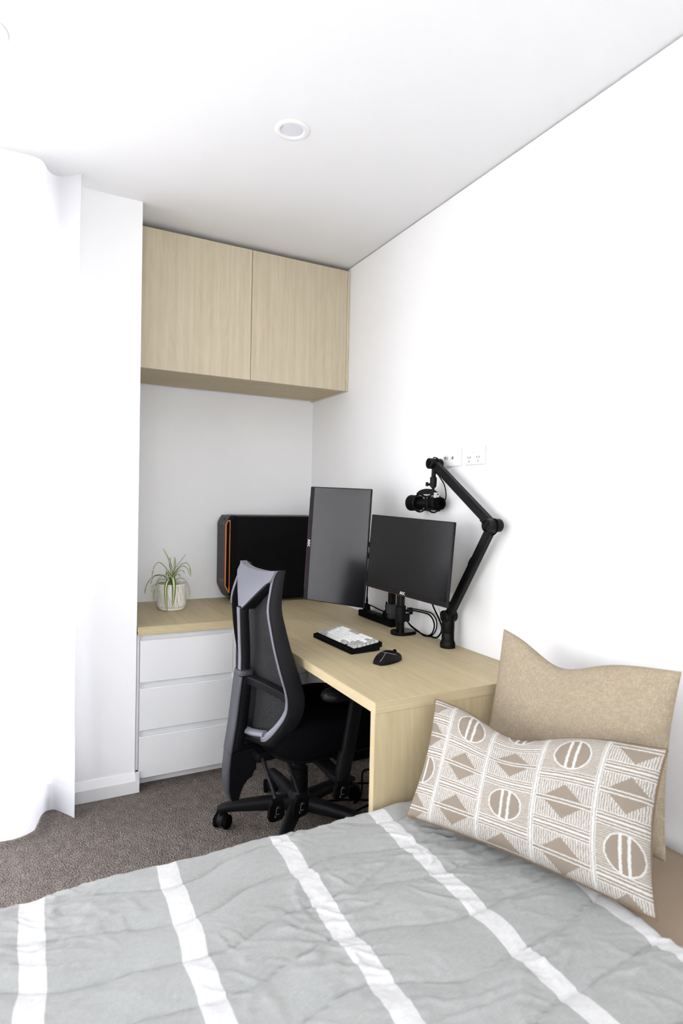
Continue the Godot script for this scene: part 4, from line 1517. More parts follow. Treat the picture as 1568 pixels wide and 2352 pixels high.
# ---------------------------------------------------------------- microphone arm
func boom() -> void:
	var X := -0.058
	var j0 := Vector3(X, 0.868, 1.490)
	var j1 := Vector3(X, 1.247, 1.734)
	var j2 := Vector3(X, 1.489, 1.369)
	var t := thing("boom_arm", "black jointed microphone boom arm standing on the desk by the wall", "microphone arm", Vector3(X, TOP, 1.487))
	var m := W(t)
	m.lathe([Vector2(0.030, TOP), Vector2(0.031, TOP + 0.004), Vector2(0.031, TOP + 0.018), Vector2(0.027, TOP + 0.027), Vector2(0.0255, TOP + 0.03)], 28, Vector3(X, 0, 1.487))
	part("foot_collar", m, M.black, t)
	m = W(t)
	m.lathe([Vector2(0.0255, TOP + 0.028), Vector2(0.0255, TOP + 0.0585), Vector2(0.0248, TOP + 0.060), Vector2(0.0255, TOP + 0.0615), Vector2(0.0262, 0.848), Vector2(0.023, 0.865)], 28, Vector3(X, 0, 1.487))
	part("post", m, M.black, t)
	var hub := func(c: Vector3, r: float, half: float, called: String) -> void:
		var b := Basis(Vector3.BACK, PI / 2)   # local up -> -x
		var mm := W(t)
		mm.lathe([Vector2(r * 0.70, half - 0.006), Vector2(r * 0.86, half), Vector2(r, half - 0.002), Vector2(r, 0.006), Vector2(r * 0.95, 0.004), Vector2(r * 0.95, -0.001), Vector2(r, -0.003), Vector2(r, -half + 0.003), Vector2(r * 0.9, -half), Vector2(0.0, -half)], 32, c, b)
		part(called, mm, M.black, t)
		mm = W(t)
		mm.lathe([Vector2(r * 0.80, half - 0.0085), Vector2(r * 0.80, half - 0.0055), Vector2(0.0, half - 0.0055)], 28, c, b)
		mm.box(c + Vector3(-half + 0.0045, 0, 0), Vector3(0.003, r * 1.55, 0.0045), 0.001, 1, Vector2.ZERO, Basis(Vector3.RIGHT, 0.65))
		part("joint_cap", mm, M.black_gloss, t)
	hub.call(j0, 0.024, 0.029, "joint")
	hub.call(j1, 0.0245, 0.034, "joint")
	hub.call(j2, 0.0225, 0.032, "joint")
	for q in [[j0, j1, 0.036, 0.040], [j1, j2, 0.036, 0.036]]:
		var a: Vector3 = q[0]
		var b: Vector3 = q[1]
		var d := (b - a).normalized()
		var n := d.cross(Vector3.RIGHT).normalized()
		var L := (b - a).length()
		m = W(t)
		# channel section: rounded body with a cable slot on the outer side
		var sec := PackedVector2Array([Vector2(-0.014, -0.012), Vector2(-0.010, -0.017), Vector2(0.010, -0.017), Vector2(0.014, -0.012), Vector2(0.014, 0.013), Vector2(0.011, 0.017), Vector2(0.0045, 0.017), Vector2(0.0045, 0.006), Vector2(-0.0045, 0.006), Vector2(-0.0045, 0.017), Vector2(-0.011, 0.017), Vector2(-0.014, 0.013)])
		var bsx := Basis(Vector3.RIGHT, n, Vector3.RIGHT.cross(n))
		if bsx.z.dot(d) < 0.0:
			bsx = Basis(Vector3.RIGHT, n, -Vector3.RIGHT.cross(n))
		m.prism(sec, 0.012, L - 0.012, 0.0, Transform3D(bsx, a))
		part("arm_section", m, M.black, t)
		var side := 1.0
		for s in ([0.10, 0.60] if a == j0 else [0.10, 0.88]):
			m = W(t)
			m.box(a + d * L * s + n * 0.017 * side, Vector3(0.024, 0.010, 0.034), 0.003, 1, Vector2.ZERO, Basis(Vector3.RIGHT, n, bsx.z))
			part("cable_clip", m, M.rubber, t)
	# drop rod with swivel
	m = W(t)
	m.tube([Vector3(X, 1.485, 1.366), Vector3(X, 1.43, 1.363)], 0.0095, 16)
	m.lathe([Vector2(0.011, 1.434), Vector2(0.0145, 1.431), Vector2(0.0145, 1.408), Vector2(0.013, 1.392), Vector2(0.009, 1.388)], 20, Vector3(X, 0, 1.363))
	part("swivel", m, M.black, t)
	m = W(t)
	m.tube([Vector3(X - 0.004, 1.402, 1.363), Vector3(X - 0.008, 1.402, 1.345)], 0.006, 10)
	m.box(Vector3(X - 0.012, 1.403, 1.335), Vector3(0.008, 0.018, 0.016), 0.003)
	part("wing_knob", m, M.black, t)
	m = W(t)
	m.tube([Vector3(X, 1.392, 1.363), Vector3(X, 1.372, 1.363)], 0.0055, 12)
	part("ball_stem", m, M.black, t)

	# microphone in a shock mount
	var mc := Vector3(X, 1.322, 1.31)
	var o := thing("microphone", "black studio microphone hanging in a shock mount from the boom arm", "microphone", mc)
	var ax := Basis(Vector3.RIGHT, -PI / 2) # local up -> -z
	ax = Basis(Vector3.UP, 0.10) * ax
	m = Mb.new()
	m.lathe([Vector2(0.0, 0.100), Vector2(0.027, 0.100), Vector2(0.0325, 0.094), Vector2(0.034, 0.086), Vector2(0.034, 0.044), Vector2(0.031, 0.040), Vector2(0.0, 0.040)], 36, Vector3.ZERO, ax)
	part("grille", m, M.black_matt, o)
	m = Mb.new()
	m.lathe([Vector2(0.031, 0.097), Vector2(0.0352, 0.0945), Vector2(0.0352, 0.089), Vector2(0.0335, 0.087)], 36, Vector3.ZERO, ax, 0.6)
	part("grille_rim", m, M.black, o)
	m = Mb.new()
	m.lathe([Vector2(0.018, 0.042), Vector2(0.018, -0.022), Vector2(0.027, -0.028), Vector2(0.028, -0.072), Vector2(0.025, -0.076)], 32, Vector3.ZERO, ax)
	m.box(ax * Vector3(0, 0.006, 0), Vector3(0.018, 0.040, 0.03), 0.004)
	part("body", m, M.black, o)
	m = Mb.new()
	var knurl := []
	for k in 48:
		var w := TAU * k / 48.0
		var rr := 0.0265 if k % 2 == 0 else 0.0250
		knurl.append(Vector2(cos(w) * rr, sin(w) * rr))
	m.prism(PackedVector2Array(knurl), 0.0, 0.026, 0.0015, Transform3D(Basis(Vector3.UP, 0.10), ax * Vector3(0, -0.074, 0)))
	m.lathe([Vector2(0.021, 0.0), Vector2(0.022, 0.003), Vector2(0.014, 0.004), Vector2(0.012, 0.0005)], 28, ax * Vector3(0, -0.0995, 0), Basis(Vector3.UP, 0.10) * Basis(Vector3.RIGHT, PI / 2), 0.5)
	part("rear_ring", m, M.rubber, o)
	m = Mb.new()
	m.box(Vector3(0, 0.036, 0.078), Vector3(0.030, 0.019, 0.0015), 0.0, 1, Vector2.ZERO, Basis(Vector3.UP, 0.10))
	m.box(Vector3(0, 0.030, 0.070), Vector3(0.012, 0.014, 0.014), 0.002)
	part("sticker", m, M.paper, o, "white label behind the body")
	# cradle: two rings, four posts, elastic loops
	for s in [0.036, -0.052]:
		m = Mb.new()
		var ring := []
		for k in 33:
			var w := TAU * k / 32.0
			ring.append(ax * Vector3(cos(w) * 0.0385, s, sin(w) * 0.0385))
		m.tube(ring, 0.0034, 8, false)
		part("cradle_ring", m, M.black, o)
		for k in 4:
			var w := PI * 0.25 + PI * 0.5 * k
			m = Mb.new()
			m.box(ax * Vector3(cos(w) * 0.0405, s, sin(w) * 0.0405), Vector3(0.010, 0.010, 0.014), 0.002)
			part("cradle_lug", m, M.black, o)
			m = Mb.new()
			m.tube([ax * Vector3(cos(w) * 0.041, s - 0.006, sin(w) * 0.041), ax * Vector3(cos(w + 0.5) * 0.0335, s * 0.8, sin(w + 0.5) * 0.0335), ax * Vector3(cos(w + 0.9) * 0.0395, s + 0.006, sin(w + 0.9) * 0.0395)], 0.0022, 6)
			part("elastic", m, M.rubber, o)
	for k in 4:
		var w := PI * 0.25 + PI * 0.5 * k
		m = Mb.new()
		m.tube([ax * Vector3(cos(w) * 0.0395, 0.036, sin(w) * 0.0395), ax * Vector3(cos(w) * 0.0395, -0.052, sin(w) * 0.0395)], 0.0026, 8)
		part("cradle_bar", m, M.black, o)
	# arched yoke plate over the top
	var yk := PackedVector2Array()
	for k in 17:
		var w := PI * (0.10 + 0.80 * k / 16.0)
		yk.append(Vector2(cos(w) * 0.070, 0.032 + sin(w) * 0.030))
	for k in 17:
		var w := PI * (0.90 - 0.80 * k / 16.0)
		yk.append(Vector2(cos(w) * 0.070, 0.0345 + sin(w) * 0.004))
	m = Mb.new()
	m.prism(yk, -0.005, 0.005, 0.001, Transform3D(Basis(Vector3.UP, PI / 2 + 0.10), Vector3(0, 0.0, 0.012)))
	m.tube([Vector3(0, 0.048, 0.053), Vector3(0, 0.064, 0.053)], 0.0062, 12)
	part("yoke", m, M.black, o)
	# microphone cable
	var cb := part("microphone_cable", ArrayMesh.new(), M.rubber, self)
	var cm := Mb.new()
	var start := mc + ax * Vector3(0, -0.092, 0)
	cm.tube(smooth_path([start, start + Vector3(0.006, 0.004, 0.012), Vector3(X, 1.350, 1.452), Vector3(X, 1.397, 1.440), Vector3(X, 1.433, 1.405), Vector3(X, 1.462, 1.378), j2 + Vector3(0, 0.024, -0.01), j2 + Vector3(0, 0.022, 0.018)], 6), 0.0024, 6)
	var n1 := (j2 - j1).normalized().cross(Vector3.RIGHT).normalized()
	cm.tube(smooth_path([j2 + Vector3(0, 0.022, 0.018), j1.lerp(j2, 0.85) + n1 * 0.010, j1.lerp(j2, 0.15) + n1 * 0.010, j1 + Vector3(0, 0.024, 0.012), j1 + Vector3(0, -0.002, 0.0275), j1 + Vector3(0, -0.03, 0.014), j0.lerp(j1, 0.8) + (j1 - j0).normalized().cross(Vector3.RIGHT) * 0.012, j0.lerp(j1, 0.2) + (j1 - j0).normalized().cross(Vector3.RIGHT) * 0.012, j0 + Vector3(0, 0.01, 0.028), Vector3(X, 0.80, 1.5165), Vector3(X + 0.006, 0.7435, 1.525)], 6), 0.0026, 6)
	cb.mesh = cm.mesh()
	tag(cb, "thin black microphone cable following the boom arm down to the desk", "cable")


# ---------------------------------------------------------------- keyboard, mouse, power
func desk_things() -> void:
	var t := thing("keyboard", "compact black keyboard with white and grey keycaps on the desk", "keyboard", Vector3(-0.4125, TOP, 1.278), 0.041)
	var L := 0.316
	var D := 0.142
	var m := Mb.new()
	# side profile: x away from the sitter
	var pr := PackedVector2Array([Vector2(-D / 2, 0.002), Vector2(-D / 2 + 0.003, 0.0), Vector2(D / 2 - 0.012, 0.004), Vector2(D / 2 - 0.010, 0.014), Vector2(D / 2, 0.016), Vector2(D / 2, 0.034), Vector2(D / 2 - 0.003, 0.036), Vector2(D / 2 - 0.009, 0.036), Vector2(D / 2 - 0.011, 0.030), Vector2(-D / 2 + 0.009, 0.0125), Vector2(-D / 2 + 0.008, 0.018), Vector2(-D / 2 + 0.002, 0.017), Vector2(-D / 2, 0.015)])
	m.prism(pr, -L / 2 + 0.005, L / 2 - 0.005, 0.0)
	part("case", m, M.black_matt, t)
	var full := PackedVector2Array([Vector2(-D / 2, 0.002), Vector2(-D / 2 + 0.003, 0.0), Vector2(D / 2 - 0.012, 0.004), Vector2(D / 2 - 0.010, 0.014), Vector2(D / 2, 0.016), Vector2(D / 2, 0.034), Vector2(D / 2 - 0.003, 0.036), Vector2(-D / 2 + 0.002, 0.0175), Vector2(-D / 2, 0.015)])
	for z in [[-L / 2, -L / 2 + 0.0055], [L / 2 - 0.0055, L / 2]]:
		m = Mb.new()
		m.prism(full, z[0], z[1], 0.0015)
		part("case_side", m, M.black_matt, t)
	for x in [-0.05, 0.045]:
		for z in [-0.13, 0.13]:
			m = Mb.new()
			m.box(Vector3(x, 0.0012 + (x + 0.05) * 0.03, z), Vector3(0.012, 0.003, 0.03), 0.0005)
			part("rubber_foot", m, M.rubber, t)
	var unit := 0.01885
	var caps := {}
	var tiltb := Basis(Vector3.BACK, atan2(0.0185, D))
	var lay := [
		[[1, 1], [1, 0], [1, 0], [1, 0], [1, 0], [1, 1], [1, 1], [1, 1], [1, 1], [1, 0], [1, 0], [1, 0], [1, 0], [1, 0], [1, 1], [1, 1]],
		[[1, 1], [1, 0], [1, 0], [1, 0], [1, 0], [1, 0], [1, 0], [1, 0], [1, 0], [1, 0], [1, 0], [1, 0], [1, 0], [2, 1], [1, 1]],
		[[1.5, 1], [1, 0], [1, 0], [1, 0], [1, 0], [1, 0], [1, 0], [1, 0], [1, 0], [1, 0], [1, 0], [1, 0], [1, 0], [1.5, 0], [1, 1]],
		[[1.75, 1], [1, 0], [1, 0], [1, 0], [1, 0], [1, 0], [1, 0], [1, 0], [1, 0], [1, 0], [1, 0], [1, 0], [2.25, 1], [1, 1]],
		[[2.25, 1], [1, 0], [1, 0], [1, 0], [1, 0], [1, 0], [1, 0], [1, 0], [1, 0], [1, 0], [1, 0], [1.75, 1], [1, 1], [1, 1]],
		[[1.25, 1], [1.25, 1], [1.25, 1], [6.25, 0], [1, 1], [1, 1], [0.75, -1], [1, 1], [1, 1], [1, 1]]]
	for r in 6:
		var x := D / 2 - 0.0195 - r * unit
		var z := -8.0 * unit
		for k in lay[r]:
			var w: float = k[0] * unit
			if k[1] >= 0:
				if not caps.has(k[0]):
					var cmb := Mb.new()
					var rings := []
					for q in [[0.0, 0.0006, 0.0], [0.0045, 0.0016, 0.0002], [0.0085, 0.0026, 0.0006], [0.0095, 0.0036, 0.0008]]:
						var ring := PackedVector3Array()
						for p in rrect(unit - 0.0002 - 2 * q[1], w - 0.0002 - 2 * q[1], 0.0018, 2):
							ring.append(Vector3(p.x + q[2], q[0], p.y))
						rings.append(ring)
					cmb.loft(rings, true, 1)
					caps[k[0]] = cmb.mesh()
				var key := part("key", caps[k[0]], M.key_grey if k[1] == 1 else M.key_white, t)
				key.transform = Transform3D(tiltb, Vector3(x, 0.0165 + (x + D / 2) * 0.130, z + w / 2))
			z += w

	# mouse
	var o := thing("computer_mouse", "black ergonomic wireless mouse with a thin grey seam beside the keyboard", "mouse", Vector3(-0.398, TOP, 1.578), 0.33)
	m = Mb.new()
	var hull := func(f: float, a: float) -> Vector3:
		# f along 0 (rear) .. 1 (front), a round the top 0..PI
		var x := lerpf(-0.064, 0.066, f)
		var wid := 0.036 * pow(sin(clampf(f * 0.93 + 0.06, 0, 1) * PI), 0.42) * (1.0 - 0.10 * sin(f * PI))
		var hh := 0.041 * pow(sin(clampf(f * 0.86 + 0.05, 0, 1) * PI), 0.62) * lerpf(1.08, 0.80, f)
		var c := cos(a)
		var s := sin(a)
		var pz := signf(c) * pow(absf(c), 0.75) * wid
		var py := pow(maxf(s, 0.0), 0.70) * hh + 0.003
		return Vector3(x, py, pz - 0.004 * sin(f * PI) * (1.0 if c > 0 else 0.3) * py / 0.04)
	var rings := []
	for i in 25:
		var f := i / 24.0
		var ring := PackedVector3Array()
		for k in 25:
			ring.append(hull.call(f, PI * k / 24.0))
		ring.append(Vector3(ring[24].x, 0.001, ring[24].z * 0.92))
		ring.append(Vector3(ring[0].x, 0.001, ring[0].z * 0.92))
		rings.append(ring)
	m.loft(rings)
	part("shell", m, M.black, o)
	m = Mb.new()
	var line := func(pts: Array) -> Array:
		var out := []
		for i in pts.size() - 1:
			for s in 8:
				var q: Vector2 = (pts[i] as Vector2).lerp(pts[i + 1], s / 8.0)
				out.append(hull.call(q.x, q.y))
		out.append(hull.call(pts[-1].x, pts[-1].y))
		return out
	m.tube(line.call([Vector2(0.01, PI * 0.28), Vector2(0.30, PI * 0.42)]), 0.0011, 5)
	m.tube(line.call([Vector2(0.30, PI * 0.42), Vector2(0.34, PI * 0.75)]), 0.0011, 5)
	m.tube(line.call([Vector2(0.30, PI * 0.42), Vector2(0.46, PI * 0.25), Vector2(0.62, PI * 0.2)]), 0.0011, 5)
	part("seam_line", m, M.mouse_line, o, "grey Y shaped seam")
	m = Mb.new()
	m.lathe([Vector2(0.0, -0.0035), Vector2(0.009, -0.0035), Vector2(0.0105, -0.002), Vector2(0.0105, 0.002), Vector2(0.009, 0.0035), Vector2(0.0, 0.0035)], 20, Vector3(0.036, 0.030, 0.0), Basis(Vector3.RIGHT, PI / 2))
	part("scroll_wheel", m, M.rubber, o)

	# power board with plugs
	var ps := thing("power_board", "long black power board lying along the wall behind the monitors", "power board", Vector3(-0.05, TOP, 0.93))
	m = W(ps)
	m.bx(Vector3(-0.078, TOP + 0.0005, 0.775), Vector3(-0.024, TOP + 0.033, 1.085), 0.004)
	part("housing", m, M.black_matt, ps)
	for k in 6:
		m = W(ps)
		var z := 0.805 + k * 0.048
		m.lathe([Vector2(0.019, 0.0), Vector2(0.019, 0.0015), Vector2(0.0175, 0.002), Vector2(0.0, 0.002)], 20, Vector3(-0.051, TOP + 0.0325, z))
		part("socket", m, M.black, ps)
	for q in [[0.818, "black moulded plug at the far end of the power board"], [1.005, "black moulded plug beside the monitor pole"]]:
		var z: float = q[0]
		var pl := thing("plug", q[1], "plug", Vector3(-0.052, TOP + 0.0345, z), 0.0, "plugs in the power board")
		m = W(pl)
		m.loft([box_ring(Vector3(-0.052, TOP + 0.0345, z), Vector3(0.017, 0, 0), Vector3(0, 0, 0.019), 0.3), box_ring(Vector3(-0.052, TOP + 0.056, z), Vector3(0.016, 0, 0), Vector3(0, 0, 0.017), 0.3), box_ring(Vector3(-0.052, TOP + 0.066, z), Vector3(0.008, 0, 0), Vector3(0, 0, 0.009), 0.3)])
		part("body", m, M.black_matt, pl)
		m = W(pl)
		m.tube([Vector3(-0.052, TOP + 0.064, z), Vector3(-0.052, TOP + 0.074, z), Vector3(-0.052, TOP + 0.084, z), Vector3(-0.052, TOP + 0.095, z), Vector3(-0.052, TOP + 0.105, z)], [0.0075, 0.0055, 0.0068, 0.005, 0.004], 10)
		part("strain_relief", m, M.rubber, pl)
	var ad := thing("power_adapter", "small black power adapter standing on the power board", "adapter", Vector3(-0.052, TOP + 0.0345, 1.05))
	m = W(ad)
	m.bx(Vector3(-0.072, TOP + 0.056, 1.030), Vector3(-0.030, TOP + 0.104, 1.068), 0.004)
	m.bx(Vector3(-0.066, TOP + 0.0345, 1.034), Vector3(-0.036, TOP + 0.057, 1.064), 0.003)
	part("body", m, M.case_grey, ad)
	m = W(ad)
	m.bx(Vector3(-0.066, TOP + 0.103, 1.036), Vector3(-0.036, TOP + 0.160, 1.064), 0.004)
	part("plug_top", m, M.black, ad)
	# cables
	for c in [
		["power_cable", "black cable rising from the far plug behind the portrait monitor", [Vector3(-0.052, TOP + 0.104, 0.818), Vector3(-0.052, 0.90, 0.822), Vector3(-0.055, 1.0, 0.84), Vector3(-0.09, 1.08, 0.88)], 0.0036],
		["power_cable", "black cable running level between the two plugs by the wall", [Vector3(-0.040, 0.800, 0.76), Vector3(-0.032, 0.797, 0.83), Vector3(-0.030, 0.789, 0.92), Vector3(-0.034, 0.795, 0.98), Vector3(-0.052, TOP + 0.107, 1.005)], 0.003],
		["monitor_cable", "black looped cable beside the monitor pole", [Vector3(-0.082, 0.850, 1.225), Vector3(-0.050, 0.845, 1.252), Vector3(-0.035, 0.843, 1.30), Vector3(-0.030, 0.838, 1.325), Vector3(-0.030, 0.820, 1.350), Vector3(-0.030, 0.795, 1.357), Vector3(-0.030, 0.765, 1.343), Vector3(-0.032, 0.749, 1.318), Vector3(-0.036, 0.745, 1.290), Vector3(-0.050, 0.760, 1.265), Vector3(-0.068, 0.780, 1.236), Vector3(-0.085, 0.80, 1.232)], 0.0033],
		["monitor_cable", "black cable dropping from the landscape monitor behind the desk", [Vector3(-0.10, 1.00, 1.30), Vector3(-0.040, 0.92, 1.325), Vector3(-0.028, 0.87, 1.352), Vector3(-0.026, 0.82, 1.395), Vector3(-0.026, 0.785, 1.402), Vector3(-0.024, 0.755, 1.375), Vector3(-0.016, 0.744, 1.340), Vector3(-0.012, 0.7435, 1.31)], 0.0036],
		["monitor_cable", "second black cable in the loop beside the monitor pole", [Vector3(-0.080, 0.856, 1.222), Vector3(-0.048, 0.852, 1.250), Vector3(-0.031, 0.850, 1.30), Vector3(-0.021, 0.845, 1.327), Vector3(-0.018, 0.825, 1.352), Vector3(-0.018, 0.795, 1.358), Vector3(-0.018, 0.765, 1.342), Vector3(-0.020, 0.7445, 1.314), Vector3(-0.026, 0.7440, 1.288), Vector3(-0.046, 0.755, 1.262), Vector3(-0.062, 0.772, 1.236), Vector3(-0.080, 0.79, 1.236)], 0.0028]]:
		var cm := Mb.new()
		cm.tube(smooth_path(c[2], 7), c[3], 7)
		tag(part(c[0], cm, M.rubber, self), c[1], "cable", "cables behind the monitors")


# ---------------------------------------------------------------- plant
func plant() -> void:
	var c := Vector3(-0.906, TOP, 0.262)
	var t := thing("potted_plant", "small spider plant with striped leaves in a ribbed cream pot", "plant", c)
	var m := Mb.new()
	m.lathe([Vector2(0.058, 0.0), Vector2(0.064, 0.003), Vector2(0.066, 0.010), Vector2(0.0665, 0.014)], 48)
	part("pot_foot", m, M.glaze, t)
	m = Mb.new()
	var n := 96
	var rings := []
	var rn := noise(71, 1.0, 2)
	for q in [[0.0125, 0.066], [0.015, 0.070], [0.021, 0.0735], [0.03, 0.0745], [0.06, 0.0745], [0.10, 0.0745], [0.130, 0.0745], [0.135, 0.0735], [0.1365, 0.0715], [0.1345, 0.0695], [0.12, 0.0688]]:
		var ring := PackedVector3Array()
		for k in n:
			var w := TAU * k / n
			var rib := rn.get_noise_2d(cos(w) * 9.0 + q[0] * 2.0, sin(w) * 9.0) * 0.0016 if q[0] > 0.02 and q[0] < 0.131 else 0.0
			var r: float = q[1] + rib
			ring.append(Vector3(cos(w) * r, q[0], sin(w) * r))
		rings.append(ring)
	m.loft(rings)
	for i in m.u.size():
		m.u[i] = Vector2(m.u[i].x, m.u[i].y / 0.15)
	part("pot", m, M.pot, t)
	m = Mb.new()
	m.lathe([Vector2(0.0688, 0.118), Vector2(0.06, 0.122), Vector2(0.03, 0.126), Vector2(0.0, 0.127)], 32)
	part("soil", m, M.soil, t)
	var rng := RandomNumberGenerator.new()
	rng.seed = 9
	m = Mb.new()
	for k in 26:
		var a := rng.randf() * TAU
		var r := rng.randf_range(0.025, 0.062)
		m.lathe([Vector2(0.0, -0.003), Vector2(0.0045, -0.001), Vector2(0.0045, 0.0015), Vector2(0.0, 0.0035)], 7, Vector3(cos(a) * r, 0.125, sin(a) * r))
	part("gravel", m, M.pebble, t).set_meta("kind", "stuff")
	# leaves: control points in view-free local metres (x, y, z) from the crown; last value is width
	# r = along camera right (0.887, 0, 0.462 reversed), written as right / up / towards-camera
	var R := Vector3(0.887, 0, 0.462)
	var F := Vector3(-0.462, 0, 0.887)
	var crown := Vector3(0, 0.124, 0)
	var lv := [
		# right, up, fore of three control points (scaled to metres), width
		[[-0.02, 0.10, 0.0], [-0.06, 0.155, -0.01], [-0.048, 0.193, -0.02], 0.009, [-0.012, 0.06, 0.0], [-0.030, 0.13, -0.01], [-0.065, 0.193, -0.02]],
	]
	var shapes := [
		[0.009, [0.0, 0.05, 0.0], [-0.012, 0.11, -0.01], [-0.030, 0.145, -0.02], [-0.058, 0.190, -0.03]],
		[0.010, [-0.004, 0.05, 0.01], [-0.025, 0.090, 0.02], [-0.060, 0.120, 0.025], [-0.085, 0.095, 0.03], [-0.096, 0.040, 0.03]],
		[0.008, [0.006, 0.05, 0.0], [0.018, 0.090, 0.0], [0.042, 0.128, -0.01], [0.066, 0.162, -0.02]],
		[0.009, [0.006, 0.045, 0.0], [0.035, 0.095, 0.0], [0.068, 0.118, 0.0], [0.090, 0.100, 0.0], [0.098, 0.045, 0.0]],
		[0.010, [0.006, 0.04, 0.01], [0.030, 0.080, 0.02], [0.060, 0.104, 0.02], [0.085, 0.090, 0.02], [0.097, 0.055, 0.02]],
		[0.006, [-0.004, 0.05, -0.01], [-0.016, 0.10, -0.015], [-0.016, 0.145, -0.02]],
		[0.007, [0.002, 0.05, -0.01], [0.008, 0.10, -0.02], [0.004, 0.130, -0.035], [-0.002, 0.142, -0.05]],
		[0.011, [-0.010, 0.025, 0.02], [-0.045, 0.055, 0.03], [-0.090, 0.045, 0.04], [-0.120, 0.0, 0.04], [-0.128, -0.042, 0.04]],
		[0.008, [-0.012, 0.03, 0.0], [-0.055, 0.052, 0.0], [-0.088, 0.050, 0.0], [-0.105, 0.025, 0.0], [-0.110, 0.005, 0.0]],
		[0.010, [-0.006, 0.025, 0.03], [-0.035, 0.040, 0.06], [-0.055, 0.020, 0.078], [-0.068, -0.03, 0.082], [-0.066, -0.092, 0.080]],
		[0.014, [-0.002, 0.03, 0.03], [-0.004, 0.030, 0.065], [-0.006, 0.000, 0.086], [-0.004, -0.06, 0.088], [0.002, -0.122, 0.084]],
		[0.017, [0.006, 0.04, 0.03], [0.022, 0.045, 0.06], [0.034, 0.015, 0.083], [0.035, -0.04, 0.088], [0.028, -0.094, 0.088]],
		[0.007, [0.010, 0.02, 0.0], [0.045, 0.040, 0.0], [0.075, 0.020, 0.0], [0.092, -0.02, 0.0], [0.090, -0.075, 0.0]],
		[0.006, [-0.010, 0.015, 0.02], [-0.055, 0.016, 0.03], [-0.080, 0.004, 0.04], [-0.095, -0.030, 0.04]],
		[0.006, [-0.012, 0.015, 0.0], [-0.050, 0.014, 0.03], [-0.085, 0.002, 0.035], [-0.102, -0.010, 0.035]],
		[0.008, [-0.006, 0.04, 0.0], [-0.030, 0.055, 0.01], [-0.058, 0.040, 0.02], [-0.075, 0.015, 0.02]],
		[0.009, [0.006, 0.03, 0.02], [0.022, 0.052, 0.02], [0.036, 0.060, 0.01], [0.040, 0.045, 0.0]],
		[0.009, [-0.004, 0.03, 0.02], [-0.014, 0.060, 0.03], [-0.010, 0.072, 0.04], [0.014, 0.050, 0.06], [0.030, 0.025, 0.07]],
		[0.006, [-0.010, 0.04, -0.01], [-0.028, 0.065, -0.01], [-0.038, 0.088, -0.01]],
		[0.007, [0.0, 0.03, -0.03], [0.01, 0.06, -0.05], [0.03, 0.07, -0.08], [0.04, 0.05, -0.10]],
		[0.007, [-0.01, 0.03, -0.03], [-0.03, 0.06, -0.05], [-0.05, 0.06, -0.08], [-0.06, 0.03, -0.10]]]
	for s in shapes:
		var pts := [crown + Vector3(s[1][0], 0, s[1][2] * 0.3)]
		for k in range(1, s.size()):
			pts.append(crown + R * s[k][0] + Vector3(0, s[k][1], 0) + F * s[k][2])
		var path := smooth_path(pts, 8)
		var rows := []
		var pale := []
		var cnt := path.size()
		for i in cnt:
			var f := float(i) / (cnt - 1)
			var tg: Vector3 = (path[mini(i + 1, cnt - 1)] - path[maxi(i - 1, 0)]).normalized()
			var side := tg.cross(Vector3.UP)
			if side.length() < 0.2: side = R
			side = side.normalized()
			if i > 0:
				var prev: Vector3 = rows[i - 1][4] - rows[i - 1][0]
				if side.dot(prev) < 0.0: side = -side
			# turn the blade partly to the light so that hanging ends show their face
			var nrm := side.cross(tg).normalized()
			var hw: float = s[0] * 0.62 * pow(sin(clampf(0.16 + f * 0.84, 0.0, 1.0) * PI), 0.6) + 0.0002
			var row := PackedVector3Array()
			for q in [-1.0, -0.5, 0.0, 0.5, 1.0]:
				row.append(path[i] + side * hw * q + nrm * hw * 0.35 * (1.0 - absf(q)) * -1.0)
			rows.append(row)
			var pr := PackedVector3Array()
			for q in [-0.42, 0.0, 0.42]:
				pr.append(path[i] + side * hw * q + nrm * (hw * 0.35 * (1.0 - absf(q)) * -1.0))
			pale.append(pr)
		m = Mb.new()
		m.sheet(rows, 0.0007)
		var lf := part("leaf", m, M.leaf, t)
		m = Mb.new()
		m.sheet(pale, 0.0015)
		part("leaf_stripe", m, M.leaf_pale, lf, "cream centre stripe")


